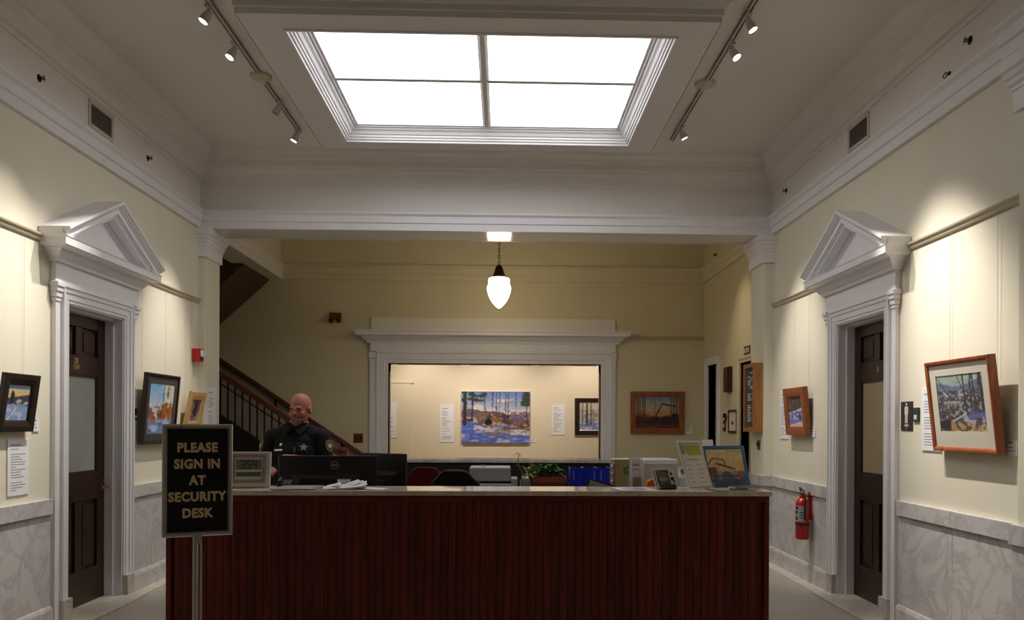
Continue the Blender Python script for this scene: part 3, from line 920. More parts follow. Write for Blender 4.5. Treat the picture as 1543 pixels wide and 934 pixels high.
def art_village():   # small dark-framed snow scene with sunset
    c = Cv(70, 84, 11)
    c.grad(0.55, (238, 176, 96), 0.85, (220, 196, 150)); c.grad(0.85, (190, 196, 190), 1, (150, 176, 200))
    c.below(lambda u: 0.62 + 0.12 * u, (76, 68, 84)); c.below(lambda u: 0.52 + 0.02 * np.sin(u * 20), (150, 150, 170)); c.streak(0.5, 14, 14, 0.42, 0.6, (70, 72, 84), 0.9)
    c.below(lambda u: 0.42 + 0.04 * np.sin(u * 6), (142, 168, 214)); c.streak(0.6, 6, 10, 0, 0.4, (206, 212, 228), 0.7)
    c.ell(0.55, 0.55, 0.12, 0.05, (196, 190, 190)); c.ell(0.9, 0.5, 0.1, 0.04, (200, 196, 196)); c.ell(0.22, 0.66, 0.09, 0.18, (38, 40, 48), 1, 0.6)
    c.line(0.1, 0.0, 0.45, 0.35, 0.03, (222, 218, 214), 0.8)
    return c


def art_skidder():   # tall dark-framed: crane hook in blue sky over autumn trees
    c = Cv(84, 110, 13)
    c.grad(0.3, (226, 206, 186), 0.6, (196, 206, 214)); c.grad(0.6, (186, 206, 222), 1, (112, 178, 222))
    m = (c.U + 0.5 * c.V > 1.0) & (c.V > 0.5); c.mask(m, (232, 216, 190), 0.8)
    c.below(lambda u: 0.56 - 0.75 * u, (160, 96, 76)); c.streak(0.55, 16, 22, 0.25, 0.55, (120, 72, 62), 0.7, 0, 0.45)
    c.below(lambda u: np.where(u > 0.5, 0.58 + 0.05 * np.sin(u * 30), 0.3), (176, 104, 48)); c.streak(0.5, 18, 22, 0.3, 0.62, (140, 70, 40), 0.8, 0.45, 1); c.streak(0.66, 18, 22, 0.3, 0.62, (214, 150, 70), 0.8, 0.45, 1)
    c.below(lambda u: 0.26 + 0.12 * np.clip(u - 0.3, 0, 0.4) + 0.02 * np.sin(u * 19), (116, 146, 196)); c.streak(0.55, 8, 14, 0, 0.3, (196, 206, 226), 0.8); c.streak(0.7, 8, 14, 0, 0.32, (66, 92, 146), 0.8)
    c.line(0.55, 0.45, 0.58, 1.0, 0.012, (88, 92, 104)); c.line(0.74, 0.72, 0.76, 0.97, 0.012, (70, 76, 90)); c.ell(0.74, 0.80, 0.05, 0.05, (84, 80, 88), 1, 0.6)
    c.ell(0.42, 0.35, 0.03, 0.08, (66, 54, 60)); c.ell(0.5, 0.38, 0.04, 0.10, (96, 62, 54), 1, 0.4)
    return c


def art_small_horse():
    c = Cv(50, 76, 15)
    c.grad(0, (176, 160, 150), 1, (122, 92, 110)); c.streak(0.5, 8, 12, 0, 1, (92, 70, 80), 0.8); c.ell(0.55, 0.5, 0.25, 0.4, (56, 34, 36), 1, 0.6)
    c.streak(0.6, 8, 10, 0, 0.35, (206, 196, 186), 0.8); c.ell(0.3, 0.7, 0.12, 0.2, (150, 120, 140), 1, 0.6)
    return c


def art_bluepath():
    c = Cv(64, 84, 17)
    c.grad(0, (110, 130, 196), 1, (96, 76, 70)); c.streak(0.5, 16, 20, 0.5, 1, (70, 54, 54), 0.8); c.streak(0.62, 18, 12, 0.55, 1, (150, 120, 104), 0.7)
    c.below(lambda u: 0.46 + 0.16 * u, (222, 208, 202), 0.3); c.below(lambda u: 0.42 + 0.12 * u, (112, 126, 196)); c.streak(0.6, 5, 12, 0.22, 0.42, (224, 214, 216), 0.8)
    c.below(lambda u: 0.25 + 0.02 * np.sin(u * 9), (120, 134, 204)); c.below(lambda u: 0.05 + 0.14 * u, (226, 206, 196))
    c.line(0.24, 0.28, 0.2, 0.9, 0.018, (50, 44, 50)); c.line(0.55, 0.5, 0.55, 1, 0.01, (60, 52, 54)); c.ell(0.78, 0.32, 0.06, 0.12, (44, 44, 70))
    return c


def art_winter():    # large cherry-framed village in winter, blue hill, bare trees
    c = Cv(110, 126, 19)
    c.grad(0.7, (158, 172, 176), 1, (168, 186, 172)); m = c.V < 0.88 + 0.06 * np.sin(c.U * 5 + 2.2) - 0.06 * (1 - c.U)
    c.mask(m, (112, 122, 152)); c.below(lambda u: 0.72 + 0.05 * np.sin(u * 12), (126, 128, 150)); c.ell(0.55, 0.66, 0.16, 0.05, (206, 190, 186), 1, 0.5)
    c.below(lambda u: 0.62, (96, 96, 104)); c.streak(0.5, 24, 30, 0.2, 0.72, (66, 66, 74), 0.8); c.streak(0.66, 22, 26, 0.2, 0.7, (176, 166, 164), 0.8)
    c.mask((c.U > 0.15) & (c.U < 0.5) & (c.V > 0.45) & (c.V < 0.53), (206, 198, 190), 0.7); c.streak(0.5, 40, 6, 0.3, 0.5, (92, 86, 86), 0.7, 0.1, 0.5)
    c.below(lambda u: np.where(u > 0.35, 0.20 + 0.25 * (u - 0.35), 0.1), (176, 178, 206)); c.mask((c.U > 0.62) & (c.V > 0.2) & (c.V < 0.36), (84, 88, 140), 0.7); c.streak(0.55, 14, 10, 0.18, 0.4, (176, 172, 186), 0.8, 0.5, 1)
    c.below(lambda u: 0.16 + 0.03 * np.sin(u * 14), (170, 146, 112)); c.streak(0.5, 12, 16, 0, 0.2, (196, 176, 140), 0.8); c.streak(0.62, 14, 14, 0, 0.24, (84, 68, 62), 0.8); c.ell(0.14, 0.12, 0.16, 0.10, (58, 54, 58), 1, 0.8); c.ell(0.3, 0.12, 0.05, 0.1, (180, 140, 90), 1, 0.6)
    for x0, x1, wd in ((0.02, 0.30, 0.006),): c.line(x0, 0.95, x1, 0.6, wd, (66, 60, 64))
    for x, lo, wd, dx in ((0.62, 0.3, 0.012, -0.04), (0.72, 0.36, 0.012, 0.02), (0.80, 0.4, 0.014, -0.02), (0.95, 0.35, 0.02, -0.02), (0.86, 0.4, 0.008, 0.05), (0.6, 0.6, 0.006, -0.14), (0.66, 0.62, 0.006, 0.1)):
        c.line(x, lo, x + dx, 1.02, wd, (70, 62, 66))
    c.line(0.1, 0.74, 0.25, 0.6, 0.01, (214, 208, 204)); c.line(0.3, 0.18, 0.6, 0.32, 0.012, (200, 200, 220))
    return c


def art_poster():
    c = Cv(90, 80, 23)
    c.grad(0, (90, 92, 110), 1, (226, 200, 136)); c.grad(0.4, (206, 170, 120), 1, (228, 204, 140))
    c.below(lambda u: np.where(u < 0.25, 0.52, 0.36 + 0.06 * np.sin(u * 16)), (120, 84, 76)); c.streak(0.5, 16, 16, 0.2, 0.42, (150, 100, 96), 0.7)
    c.mask((c.U < 0.22) & (c.V > 0.28) & (c.V < 0.52), (110, 62, 48)); c.below(lambda u: 0.24 + 0.16 * np.exp(-((u - 0.5) * 6) ** 2), (62, 70, 92)); c.streak(0.55, 14, 14, 0, 0.3, (34, 38, 54), 0.8); c.streak(0.68, 10, 18, 0, 0.26, (126, 134, 156), 0.8)
    pts = [(0.02, 0.6), (0.16, 0.76), (0.44, 0.72), (0.5, 0.56)]
    for a, b in zip(pts, pts[1:]): c.line(a[0], a[1], b[0], b[1], 0.018, (110, 82, 20))
    c.line(0.25, 0.62, 0.72, 0.47, 0.026, (96, 60, 24)); c.mask((c.V > 0.93) & (c.U > 0.55) & (c.V < 0.945), (170, 140, 90)); c.line(0.28, 0.6, 0.32, 0.3, 0.01, (150, 130, 110))
    return c


def art_photo():
    c = Cv(60, 56, 29)
    c.grad(0, (110, 92, 88), 1, (64, 52, 52)); c.streak(0.5, 10, 8, 0, 1, (40, 32, 34), 0.8)
    for k in range(4): c.line(0, 0.95 - 0.13 * k, 1, 0.75 - 0.12 * k, 0.03, (150, 136, 128), 0.7)
    c.ell(0.5, 0.4, 0.3, 0.15, (158, 136, 128), 0.9, 0.6)
    return c


M_art = bpy.data.materials.new('painted_canvas'); M_art.use_nodes = True
_nt = M_art.node_tree; _at = _nt.nodes.new('ShaderNodeAttribute'); _at.attribute_name = 'art'
_nt.links.new(_at.outputs['Color'], _nt.nodes['Principled BSDF'].inputs['Base Color'])
_nt.nodes['Principled BSDF'].inputs['Roughness'].default_value = 0.5
_bn = _nt.nodes.new('ShaderNodeTexNoise'); _bn.inputs['Scale'].default_value = 90; _bb = _nt.nodes.new('ShaderNodeBump'); _bb.inputs['Strength'].default_value = 0.15; _bb.inputs['Distance'].default_value = 0.004
_tc = _nt.nodes.new('ShaderNodeTexCoord'); _nt.links.new(_tc.outputs['Object'], _bn.inputs['Vector'])
_nt.links.new(_bn.outputs['Fac'], _bb.inputs['Height']); _nt.links.new(_bb.outputs['Normal'], _nt.nodes['Principled BSDF'].inputs['Normal'])


def canvas(cv, w, h, y, parent, name='painted_canvas', cx=0, cz=0):
    """print the picture on a subdivided sheet facing -y"""
    W, H = cv.w, cv.h
    xs = np.linspace(-w / 2, w / 2, W) + cx; zs = np.linspace(-h / 2, h / 2, H) + cz
    vv = [(x, y, z) for z in zs for x in xs]
    ff = [(j * W + i, j * W + i + 1, (j + 1) * W + i + 1, (j + 1) * W + i) for j in range(H - 1) for i in range(W - 1)]
    me = bpy.data.meshes.new(name); me.from_pydata(vv, [], ff); me.materials.append(M_art)
    a = cv.a
    jj, ii = np.meshgrid(np.arange(H), np.arange(W), indexing='ij')
    amp = 0.013 * max(W, H)
    di = (cv.noise(W // 5, H // 5) - 0.5) * 2 * amp + (cv.noise(W // 2, H // 2) - 0.5) * amp
    dj = (cv.noise(W // 5, H // 5) - 0.5) * 1.4 * amp + (cv.noise(W // 2, H // 2) - 0.5) * amp
    a = a[np.clip(jj + dj.astype(int), 0, H - 1), np.clip(ii + di.astype(int), 0, W - 1)]
    p = np.pad(a, ((1, 1), (1, 1), (0, 0)), 'edge')
    a = 0.5 * a + 0.125 * (p[:-2, 1:-1] + p[2:, 1:-1] + p[1:-1, :-2] + p[1:-1, 2:])
    nz = (cv.noise(W // 2, H // 2) - 0.5) * 0.16 + (cv.noise(W // 5, H // 6) - 0.5) * 0.14
    a = np.clip(a * (1 + nz[..., None]) + (cv.rng.rand(H, W, 3) - 0.5) * 0.05, 0, 1)
    a = np.where(a <= 0.04045, a / 12.92, ((a + 0.055) / 1.055) ** 2.4)
    col = np.concatenate([a.reshape(-1, 3), np.ones((W * H, 1))], 1).astype(np.float32)
    ca = me.color_attributes.new('art', 'FLOAT_COLOR', 'POINT'); ca.data.foreach_set('color', col.ravel())
    o = bpy.data.objects.new(name, me); COL.objects.link(o); o.parent = parent
    return o


def framed(label, side, a, z, w, h, fw, depth, cv, frame, off=0.03, tilt=0.0, mount=0.0, liner=None, wires=True, lip=0.012, group='framed paintings', mount_mat=None, zr=2.80, mount_b=None, wx=0.36):
    """framed picture hung from the rail; its bottom edge near the wall, its top leaning out by tilt"""
    loc, rz = on_wall(side, a, z, off + depth + math.sin(tilt) * h / 2)
    t = thing('framed_painting', label, 'painting', loc, (tilt, 0, rz), group=group)
    mp = lambda p, q, hh: (p, -hh, q)
    hw, hh_ = w / 2, h / 2
    # frame front at y=0, body behind
    pr = [(0, -depth), (0, -0.002), (0.004, 0.0), (fw * 0.55, -0.001), (fw - 0.004, -0.006), (fw, -0.012), (fw, -depth)]
    MB().mold(pr, [(-hw, -hh_), (-hw, hh_), (hw, hh_), (hw, -hh_)], closed=True, side=1, mp=mp).build('frame', frame, t)
    iw, ih = w - 2 * fw, h - 2 * fw
    if liner:
        pr = [(0, -0.02), (0, -0.010), (lip, -0.014), (lip, -0.02)]
        MB().mold(pr, [(-iw / 2, -ih / 2), (-iw / 2, ih / 2), (iw / 2, ih / 2), (iw / 2, -ih / 2)], closed=True, side=1, mp=mp).build('liner', liner, t)
        iw -= 2 * lip; ih -= 2 * lip
    cz = 0
    if mount:
        mb = mount_b or mount
        m = MB()
        x0, x1, z0, z1 = -iw / 2 + mount, iw / 2 - mount, -ih / 2 + mb, ih / 2 - mount
        for q in ((-iw / 2, iw / 2, -ih / 2, z0), (-iw / 2, iw / 2, z1, ih / 2), (-iw / 2, x0, z0, z1), (x1, iw / 2, z0, z1)):
            m.box(q[0], q[1], 0.014, 0.017, q[2], q[3])
        m.build('mount', mount_mat or M_mount, t)
        cz = (z0 + z1) / 2; iw, ih = x1 - x0 + 0.004, z1 - z0 + 0.004
    canvas(cv, iw, ih, 0.0175, t, cz=cz)
    MB().box(-w / 2 + fw * 0.8, w / 2 - fw * 0.8, 0.021, depth - 0.002, -h / 2 + fw * 0.8, h / 2 - fw * 0.8).build('backing', M_beige2, t)
    if wires:
        ct_, st_ = math.cos(tilt), math.sin(tilt)
        Di = lambda y, zq: (y * ct_ + zq * st_, -y * st_ + zq * ct_)    # wall frame -> tilted frame
        yw = off + depth + st_ * h / 2
        for sx in (-1, 1):
            x = sx * w * wx
            y0, z0 = Di(yw - 0.014, h * 0.30)
            y1, z1 = Di(yw - 0.014, zr - z - 0.02)
            MB().tube([(x, y0, z0), (x, y1, z1)], 0.0011, 5).build('hanging_wire', M_wire, t)
    return t


framed('small dark framed snowy village painting on the left wall near the edge of view', 'L', 5.365, 1.62, 0.385, 0.385, 0.066, 0.028, art_village(), M_darkf, 0.022, 0.135, lip=0.01, liner=M_darkf)
framed('tall black framed painting of a crane hook over autumn trees, left wall beyond the door', 'L', 7.53, 1.62, 0.70, 0.645, 0.030, 0.045, art_skidder(), M_darkf, 0.02, 0.085, mount=0.06, mount_mat=mat('grey_liner', (70, 66, 62), 0.7))
framed('small pale wood framed painting leaning out beside the left pilaster', 'L', 8.345, 1.615, 0.40, 0.40, 0.085, 0.03, art_small_horse(), M_pine, 0.02, 0.20, wx=0.2)
framed('small thick cherry framed painting of a blue snowy path on the right wall', 'R', 7.775, 1.63, 0.545, 0.47, 0.088, 0.05, art_bluepath(), M_cherry, 0.015, 0.085)
framed('large cherry framed winter village painting with cream mount on the right wall', 'R', 4.905, 1.624, 0.70, 0.588, 0.030, 0.05, art_winter(), M_cherry, 0.02, 0.115, mount=0.068, mount_b=0.10)
framed('cherry framed dusk logging painting on the rear wall right of the opening', 'B', 2.266, 1.67, 0.79, 0.615, 0.078, 0.035, art_dusk(), M_cherry, 0.008, 0.0, wires=False)
framed('dark framed snowy woods painting at the right end of the gallery wall', 'G', 1.60, 1.63, 0.66, 0.645, 0.075, 0.035, art_gallery2(), M_darkf, 0.006, 0.0, wires=False, liner=M_chrome)
loc, rz = on_wall('G', -0.125, 1.61, 0.045)
t = thing('canvas_painting', 'large unframed canvas of logs and blue snow in the lit gallery', 'painting', loc)
canvas(art_gallery(), 1.196, 0.896, -0.001, t)
MB().box(-0.598, 0.598, 0, 0.044, -0.448, 0.448).build('stretcher', M_paper2, t)


# wall texts and captions
def board(label, side, a, z, w, h, lines, group, depth=0.008, title=True, loc=None, rz=None):
    if loc is None: loc, rz = on_wall(side, a, z, depth)
    t = thing('text_panel' if lines > 3 else 'caption_card', label, 'sign', loc, (0, 0, rz), group=group)
    MB().box(-w / 2, w / 2, 0, depth - 0.0005, -h / 2, h / 2).build('card', M_paper, t)
    m = MB(); rng = random.Random(hash(label) % 1000 if False else int(a * 100) + lines)
    zt = h / 2 - h * 0.10
    if title:
        m.box(-w * 0.36, w * (0.05 + 0.1 * rng.random()), -0.0008, 0, zt - 0.006, zt + 0.006)
    zt -= h * 0.07
    st = h * 0.78 / max(lines, 1)
    for i in range(lines):
        if rng.random() < 0.16 and lines > 6:
            zt -= st; continue
        ww = w * (0.25 + 0.45 * rng.random())
        m.box(-w * 0.36, -w * 0.36 + ww, -0.0008, 0, zt - st * 0.18, zt + st * 0.18)
        zt -= st
    m.build('printed_text', M_ink, t)
    return t


board('narrow white text panel below the small village painting', 'L', 5.46, 1.19, 0.235, 0.375, 17, 'wall text panels')
board('small white caption card beside the village painting', 'L', 5.66, 1.473, 0.075, 0.088, 3, 'caption cards')
board('white text panel behind the small thick cherry frame', 'R', 8.26, 1.61, 0.235, 0.515, 22, 'wall text panels')
board('small white caption card beside the blue snowy path painting', 'R', 7.47, 1.431, 0.085, 0.092, 3, 'caption cards')
board('white text panel behind the large winter village painting', 'R', 5.395, 1.543, 0.25, 0.435, 18, 'wall text panels')
board('small white caption card beside the large winter village painting', 'R', 4.529, 1.37, 0.085, 0.085, 3, 'caption cards')
board('small white caption card beside the dusk painting on the rear wall', 'B', 2.73, 1.415, 0.11, 0.10, 2, 'caption cards', title=False)
board('white text panel left of the large gallery canvas', 'G', -0.98, 1.495, 0.245, 0.655, 22, 'wall text panels')
board('white text panel right of the large gallery canvas', 'G', 0.972, 1.568, 0.235, 0.525, 16, 'wall text panels')
board('small white caption card beside the large gallery canvas', 'G', 0.535, 1.21, 0.10, 0.075, 2, 'caption cards', title=False)
board('white text panel at the left edge of the gallery opening', 'G', -1.99, 1.55, 0.24, 0.62, 18, 'wall text panels', loc=(-1.975, YG - 0.03, 1.55), rz=0)
board('tall white notice on the reveal of the left pilaster', 'L', 8.8, 1.60, 0.26, 0.56, 18, 'wall text panels', loc=(-3.186, 8.82, 1.60), rz=R90)


# ================================================================= small wall fittings
def vent(side, label):
    loc, rz = on_wall(side, 6.525, 3.925, 0.012)
    t = thing('wall_vent', label, 'vent', loc, (0, 0, rz), group='wall vents')
    mp = lambda p, q, hh: (p, -hh, q)
    MB().mold([(0, 0), (0, 0.010), (0.016, 0.014), (0.03, 0.008), (0.03, 0)], [(-0.195, -0.108), (-0.195, 0.108), (0.195, 0.108), (0.195, -0.108)], closed=True, side=1, mp=mp).build('frame', M_ventf, t)
    MB().box(-0.165, 0.165, -0.001, 0.0, -0.078, 0.078).build('backing', mat('vent_interior', (70, 60, 54), 0.8), t)
    for i in range(9):
        z = -0.07 + i * 0.0175
        MB().obox((0, -0.004, z), (0.165, 0, 0), (0, 0.003, 0.0065), (0, -0.0008, 0.0004)).build('slat', M_grille, t)


vent('L', 'rectangular air vent high on the left wall frieze')
vent('R', 'rectangular air vent high on the right wall frieze')


def sprinkler(loc, rz, label):
    t = thing('sprinkler_head', label, 'sprinkler', loc, (0, 0, rz), group='sidewall sprinkler heads')
    t.scale = (1.15, 0.6, 1.15)
    Q = Matrix.Rotation(R90, 3, 'X')
    MB().lathe([(0, 0), (0.024, 0), (0.022, 0.006), (0.010, 0.008), (0.010, 0.02), (0, 0.02)], 16, (0, 0, 0), Q).build('escutcheon', M_bronze, t)
    m = MB().tube([(-0.008, -0.02, 0), (-0.016, -0.035, 0), (-0.008, -0.052, 0)], 0.003, 6).tube([(0.008, -0.02, 0), (0.016, -0.035, 0), (0.008, -0.052, 0)], 0.003, 6)
    m.build('yoke', M_bronze, t)
    m = MB()
    for k in range(6):
        a = k * math.pi / 3
        m.obox((0.011 * math.cos(a), -0.054, 0.011 * math.sin(a)), (0.011 * math.cos(a), 0, 0.011 * math.sin(a)), (0, 0.001, 0), (-0.003 * math.sin(a), 0, 0.003 * math.cos(a)))
    m.build('deflector', M_bronze, t)


sprinkler((L + 0.012, 5.671, 3.90), R90, 'small sprinkler head on the left frieze left of the vent')
sprinkler((L + 0.012, 7.38, 3.91), R90, 'small sprinkler head on the left frieze right of the vent')
sprinkler((R - 0.012, 4.95, 3.937), -R90, 'small sprinkler head on the right frieze near the pilaster')
sprinkler((R - 0.012, 8.215, 3.94), -R90, 'small sprinkler head on the right frieze near the beam')
sprinkler((R, 11.0, 3.86), -R90, 'small sprinkler head high on the rear hall side wall')
t = thing('ceiling_hook', 'little ring hook on the right frieze above the architrave', 'hook', (R - 0.012, 5.2, 3.828), (0, 0, -R90))
MB().tube([(0.022 * math.cos(a) - 0.012, -0.012, 0.018 * math.sin(a)) for a in np.linspace(0, 2 * math.pi, 14, endpoint=False)], 0.003, 6, closed=True).build('ring', M_bronze, t)
MB().lathe([(0, 0), (0.014, 0), (0.012, 0.008), (0, 0.012)], 12, (0.022, 0, 0), Matrix.Rotation(R90, 3, 'X')).build('anchor', M_bronze, t)

# fire alarm
loc, rz = on_wall('L', 8.50, 2.205)
t = thing('fire_alarm', 'red fire alarm strobe on the left wall beside the pilaster', 'alarm', loc, (0, 0, rz))
MB().box(-0.058, 0.058, -0.085, 0, -0.068, 0.068).build('housing', M_red, t, 0.006)
MB().box(-0.045, 0.045, -0.112, -0.085, -0.02, 0.05).build('strobe_lens', M_plastic_w, t, 0.01)
m = MB()
for i in range(4): m.box(-0.04, 0.04, -0.0875, -0.085, -0.056 + i * 0.008, -0.052 + i * 0.008)
m.build('sounder_slot', M_black, t)

# light switches and plates
def plate(name, label, cat, loc, rz, w, h, m1, bits, depth=0.008, group=None):
    t = thing(name, label, cat, loc, (0, 0, rz), group=group)
    MB().box(-w / 2, w / 2, -depth, 0, -h / 2, h / 2).build('plate', m1, t, min(0.004, depth * 0.4))
    for (nm, x0, x1, z0, z1, d, mm) in bits:
        MB().box(x0, x1, -depth - d, -depth, z0, z1).build(nm, mm, t, min(0.0015, d * 0.4))
    return t


l_, r_ = on_wall('L', 7.155, 1.568)
plate('key_reader', 'small black key reader plate right of the left door', 'switch', l_, r_, 0.055, 0.105, M_black, [('button', -0.012, 0.012, -0.035, -0.012, 0.004, M_plastic_w)], 0.014)
l_, r_ = on_wall('R', 5.595, 1.577)
plate('indicator_plate', 'small dark green plate with white square beside the restroom sign', 'switch', l_, r_, 0.082, 0.10, M_teal, [('white_square', -0.02, 0.02, -0.036, -0.002, 0.003, M_plastic_w)], 0.012)
# restroom sign
l_, r_ = on_wall('R', 5.733, 1.568)
t = plate('restroom_sign', 'brown restroom sign with white man symbol beside the right door', 'sign', l_, r_, 0.168, 0.212, M_brown, [], 0.006)
m = MB()
m.lathe([(0, 0), (0.0105, 0), (0.0105, 0.002), (0, 0.002)], 16, (0, -0.006, 0.086), Matrix.Rotation(R90, 3, 'X'))
m.prism([(-0.026, 0.06), (-0.02, 0.07), (0.02, 0.07), (0.026, 0.06), (0.026, 0.012), (0.018, 0.012), (0.018, -0.052), (0.002, -0.052), (0.002, 0.0), (-0.002, 0.0), (-0.002, -0.052), (-0.018, -0.052), (-0.018, 0.012), (-0.026, 0.012)], -0.008, -0.006, 'y')
m.build('man_symbol', M_plastic_w, t)
text_mesh('MEN', 0.026, M_plastic_w, t, (0, -0.0065, -0.070), 'lettering', 0.0008, 0.0008)
m = MB()
for k in range(3): m.ell((-0.008 + 0.008 * k, -0.0065, -0.094), (0.0025, 0.0015, 0.0025), seg=8, rings=5)
m.build('braille_dots', M_plastic_w, t)

plate('wall_outlet_plate', 'square bronze switch plate on the rear wall left of the opening', 'switch', (-2.10, YW, 1.277), 0, 0.135, 0.135, M_brz2,
      [('toggle', -0.042, -0.018, -0.022, 0.022, 0.006, M_bronze), ('toggle', 0.018, 0.042, -0.022, 0.022, 0.006, M_bronze)], 0.008)
# emergency light
t = thing('emergency_light', 'bronze twin head emergency light high on the rear wall', 'lamp', (-2.43, YW, 3.03))
MB().box(-0.085, 0.085, -0.07, 0, -0.03, 0.06).build('housing', M_brz2, t, 0.008)
for sx in (-1, 1):
    MB().lathe([(0, -0.03), (0.03, -0.03), (0.038, 0.02), (0.036, 0.03), (0, 0.028)], 16, (sx * 0.055, -0.075, -0.045), Matrix.Rotation(R90 + 0.6, 3, 'X')).build('lamp_head', M_brz2, t)
# rear side wall things
plate('wall_box', 'tall brown wooden box on the rear side wall between the doorways', 'box', (R, 10.287, 2.085), -R90, 0.23, 0.33, M_door, [('lid', -0.095, 0.095, -0.145, 0.145, 0.012, M_door)], 0.05)
t = plate('elevator_call_panel', 'narrow dark call panel on the rear side wall beside the framed notice', 'switch', (R, 10.52, 1.53), -R90, 0.11, 0.24, M_bronze,
      [('button', -0.03, 0.03, -0.07, -0.02, 0.004, M_plastic_w), ('button', -0.03, 0.03, 0.02, 0.06, 0.004, M_plastic_w), ('bracket', 0.055, 0.12, 0.02, 0.10, -0.002, M_bronze)], 0.012)
t = thing('framed_notice', 'brown framed paper notice on the rear side wall', 'notice', (R - 0.022, 10.115, 1.54), (0, 0, -R90))
mp = lambda p, q, hh: (p, -hh, q)
MB().mold([(0, -0.02), (0, 0), (0.028, 0), (0.032, -0.01), (0.032, -0.02)], [(-0.19, -0.15), (-0.19, 0.15), (0.19, 0.15), (0.19, -0.15)], closed=True, side=1, mp=mp).build('frame', M_rail_wood, t)
MB().box(-0.16, 0.16, 0.01, 0.014, -0.12, 0.12).build('paper', M_paper2, t)
MB().box(-0.05, 0.03, 0.008, 0.01, -0.04, 0.0).build('printed_mark', M_ink2, t)
t = plate('room_number_sign', 'small brown sign above the dark doorway', 'sign', (R, 9.55, 2.40), -R90, 0.235, 0.10, M_brz2, [], 0.01)
m = MB()
for x in (-0.07, 0, 0.07): m.box(x - 0.02, x + 0.02, -0.0115, -0.01, -0.03, 0.03)
m.build('numeral_mark', M_plastic_w, t)
# directory board on the pilaster reveal
t = thing('directory_board', 'oak framed directory board with white letters on the right pilaster reveal', 'notice board', (2.848, 8.845, 1.80), (0, 0, -R90))
MB().mold([(0, 0), (0, 0.10), (0.045, 0.10), (0.05, 0.09), (0.05, 0)], [(-0.195, -0.38), (-0.195, 0.38), (0.195, 0.38), (0.195, -0.38)], closed=True, side=1, mp=mp).build('frame', M_oak, t)
MB().box(-0.15, 0.15, -0.075, -0.07, -0.335, 0.335).build('felt_panel', M_felt, t)
m = MB(); rng = random.Random(4); zz = 0.30
for i in range(26):
    zz -= 0.0215
    if i in (1, 9, 10, 15, 16): continue
    n = 1 + (rng.random() > 0.3)
    x = -0.11 if n == 2 else -0.02
    m.box(x, x + 0.10 + 0.05 * rng.random(), -0.0765, -0.075, zz - 0.006, zz + 0.006)
    if n == 2: m.box(0.07, 0.125, -0.0765, -0.075, zz - 0.006, zz + 0.006)
m.build('letter_rows', M_plastic_w, t)
plate('thermostat_switch', 'dark switch on the pilaster reveal below the directory board', 'switch', (2.848, 8.77, 1.277), -R90, 0.09, 0.105, M_steel, [('toggle', -0.03, 0.03, -0.02, 0.03, 0.012, M_black), ('toggle', -0.03, 0.03, -0.045, -0.028, 0.004, M_black)], 0.01)

# fire extinguisher
t = thing('fire_extinguisher', 'red fire extinguisher hanging on the right marble wainscot', 'fire extinguisher', (R - 0.105, 7.49, 0))
MB().lathe([(0, 0.415), (0.056, 0.415), (0.062, 0.425), (0.062, 0.745), (0.056, 0.775), (0.04, 0.797), (0.024, 0.806), (0.022, 0.825), (0, 0.825)], 28).build('cylinder', M_red2, t)
MB().lathe([(0, 0.82), (0.018, 0.82), (0.02, 0.85), (0.012, 0.855), (0, 0.855)], 14).build('valve', M_brass, t)
m = MB().obox((-0.005, -0.01, 0.853), (0.008, 0, 0), (0, 0.05, -0.004), (0, 0, 0.004))
m.obox((-0.005, 0.0, 0.885), (0.008, 0, 0), (0, 0.055, 0.016), (0, 0.0, 0.005))
m.tube([(-0.005, 0.03, 0.86), (-0.005, 0.045, 0.88), (-0.005, 0.045, 0.90)], 0.006, 6)
m.build('handle', M_black, t)
MB().tube([(0, -0.02, 0.835), (0.0, -0.05, 0.84), (0.0, -0.075, 0.80), (0.0, -0.076, 0.70), (0.0, -0.074, 0.60)], 0.0085, 8).build('hose', M_black, t)
m = MB()
seg = 10
lv = []; lf_ = []
for i in range(seg + 1):
    a = math.radians(175 + 100 * i / seg)
    for z in (0.585, 0.735): lv.append((0.0628 * math.cos(a), 0.0628 * math.sin(a), z))
for i in range(seg): lf_.append((2 * i, 2 * i + 2, 2 * i + 3, 2 * i + 1))
m.add(lv, lf_, 0, True).build('label', M_plastic_g, t)
m = MB()
for i, (z0, z1, a0, a1) in enumerate(((0.70, 0.725, 180, 215), (0.655, 0.69, 182, 205), (0.60, 0.63, 184, 208), (0.665, 0.675, 225, 262), (0.64, 0.648, 225, 260), (0.615, 0.622, 225, 258))):
    q = [(0.0634 * math.cos(math.radians(a0 + (a1 - a0) * k / 4)), 0.0634 * math.sin(math.radians(a0 + (a1 - a0) * k / 4))) for k in range(5)]
    m.add([(x, y, z) for x, y in q for z in (z0, z1)], [(2 * k, 2 * k + 2, 2 * k + 3, 2 * k + 1) for k in range(4)], 0 if i < 3 else 1, True)
m.build('label_print', [M_black, M_ink2], t)
MB().lathe([(0.063, 0.55), (0.0645, 0.552), (0.0645, 0.568), (0.063, 0.57)], 28).build('band', M_black, t)
m = MB().box(0.06, 0.088, -0.016, 0.016, 0.60, 0.86).box(0.03, 0.088, -0.015, 0.015, 0.818, 0.828)
m.build('bracket', M_red, t)

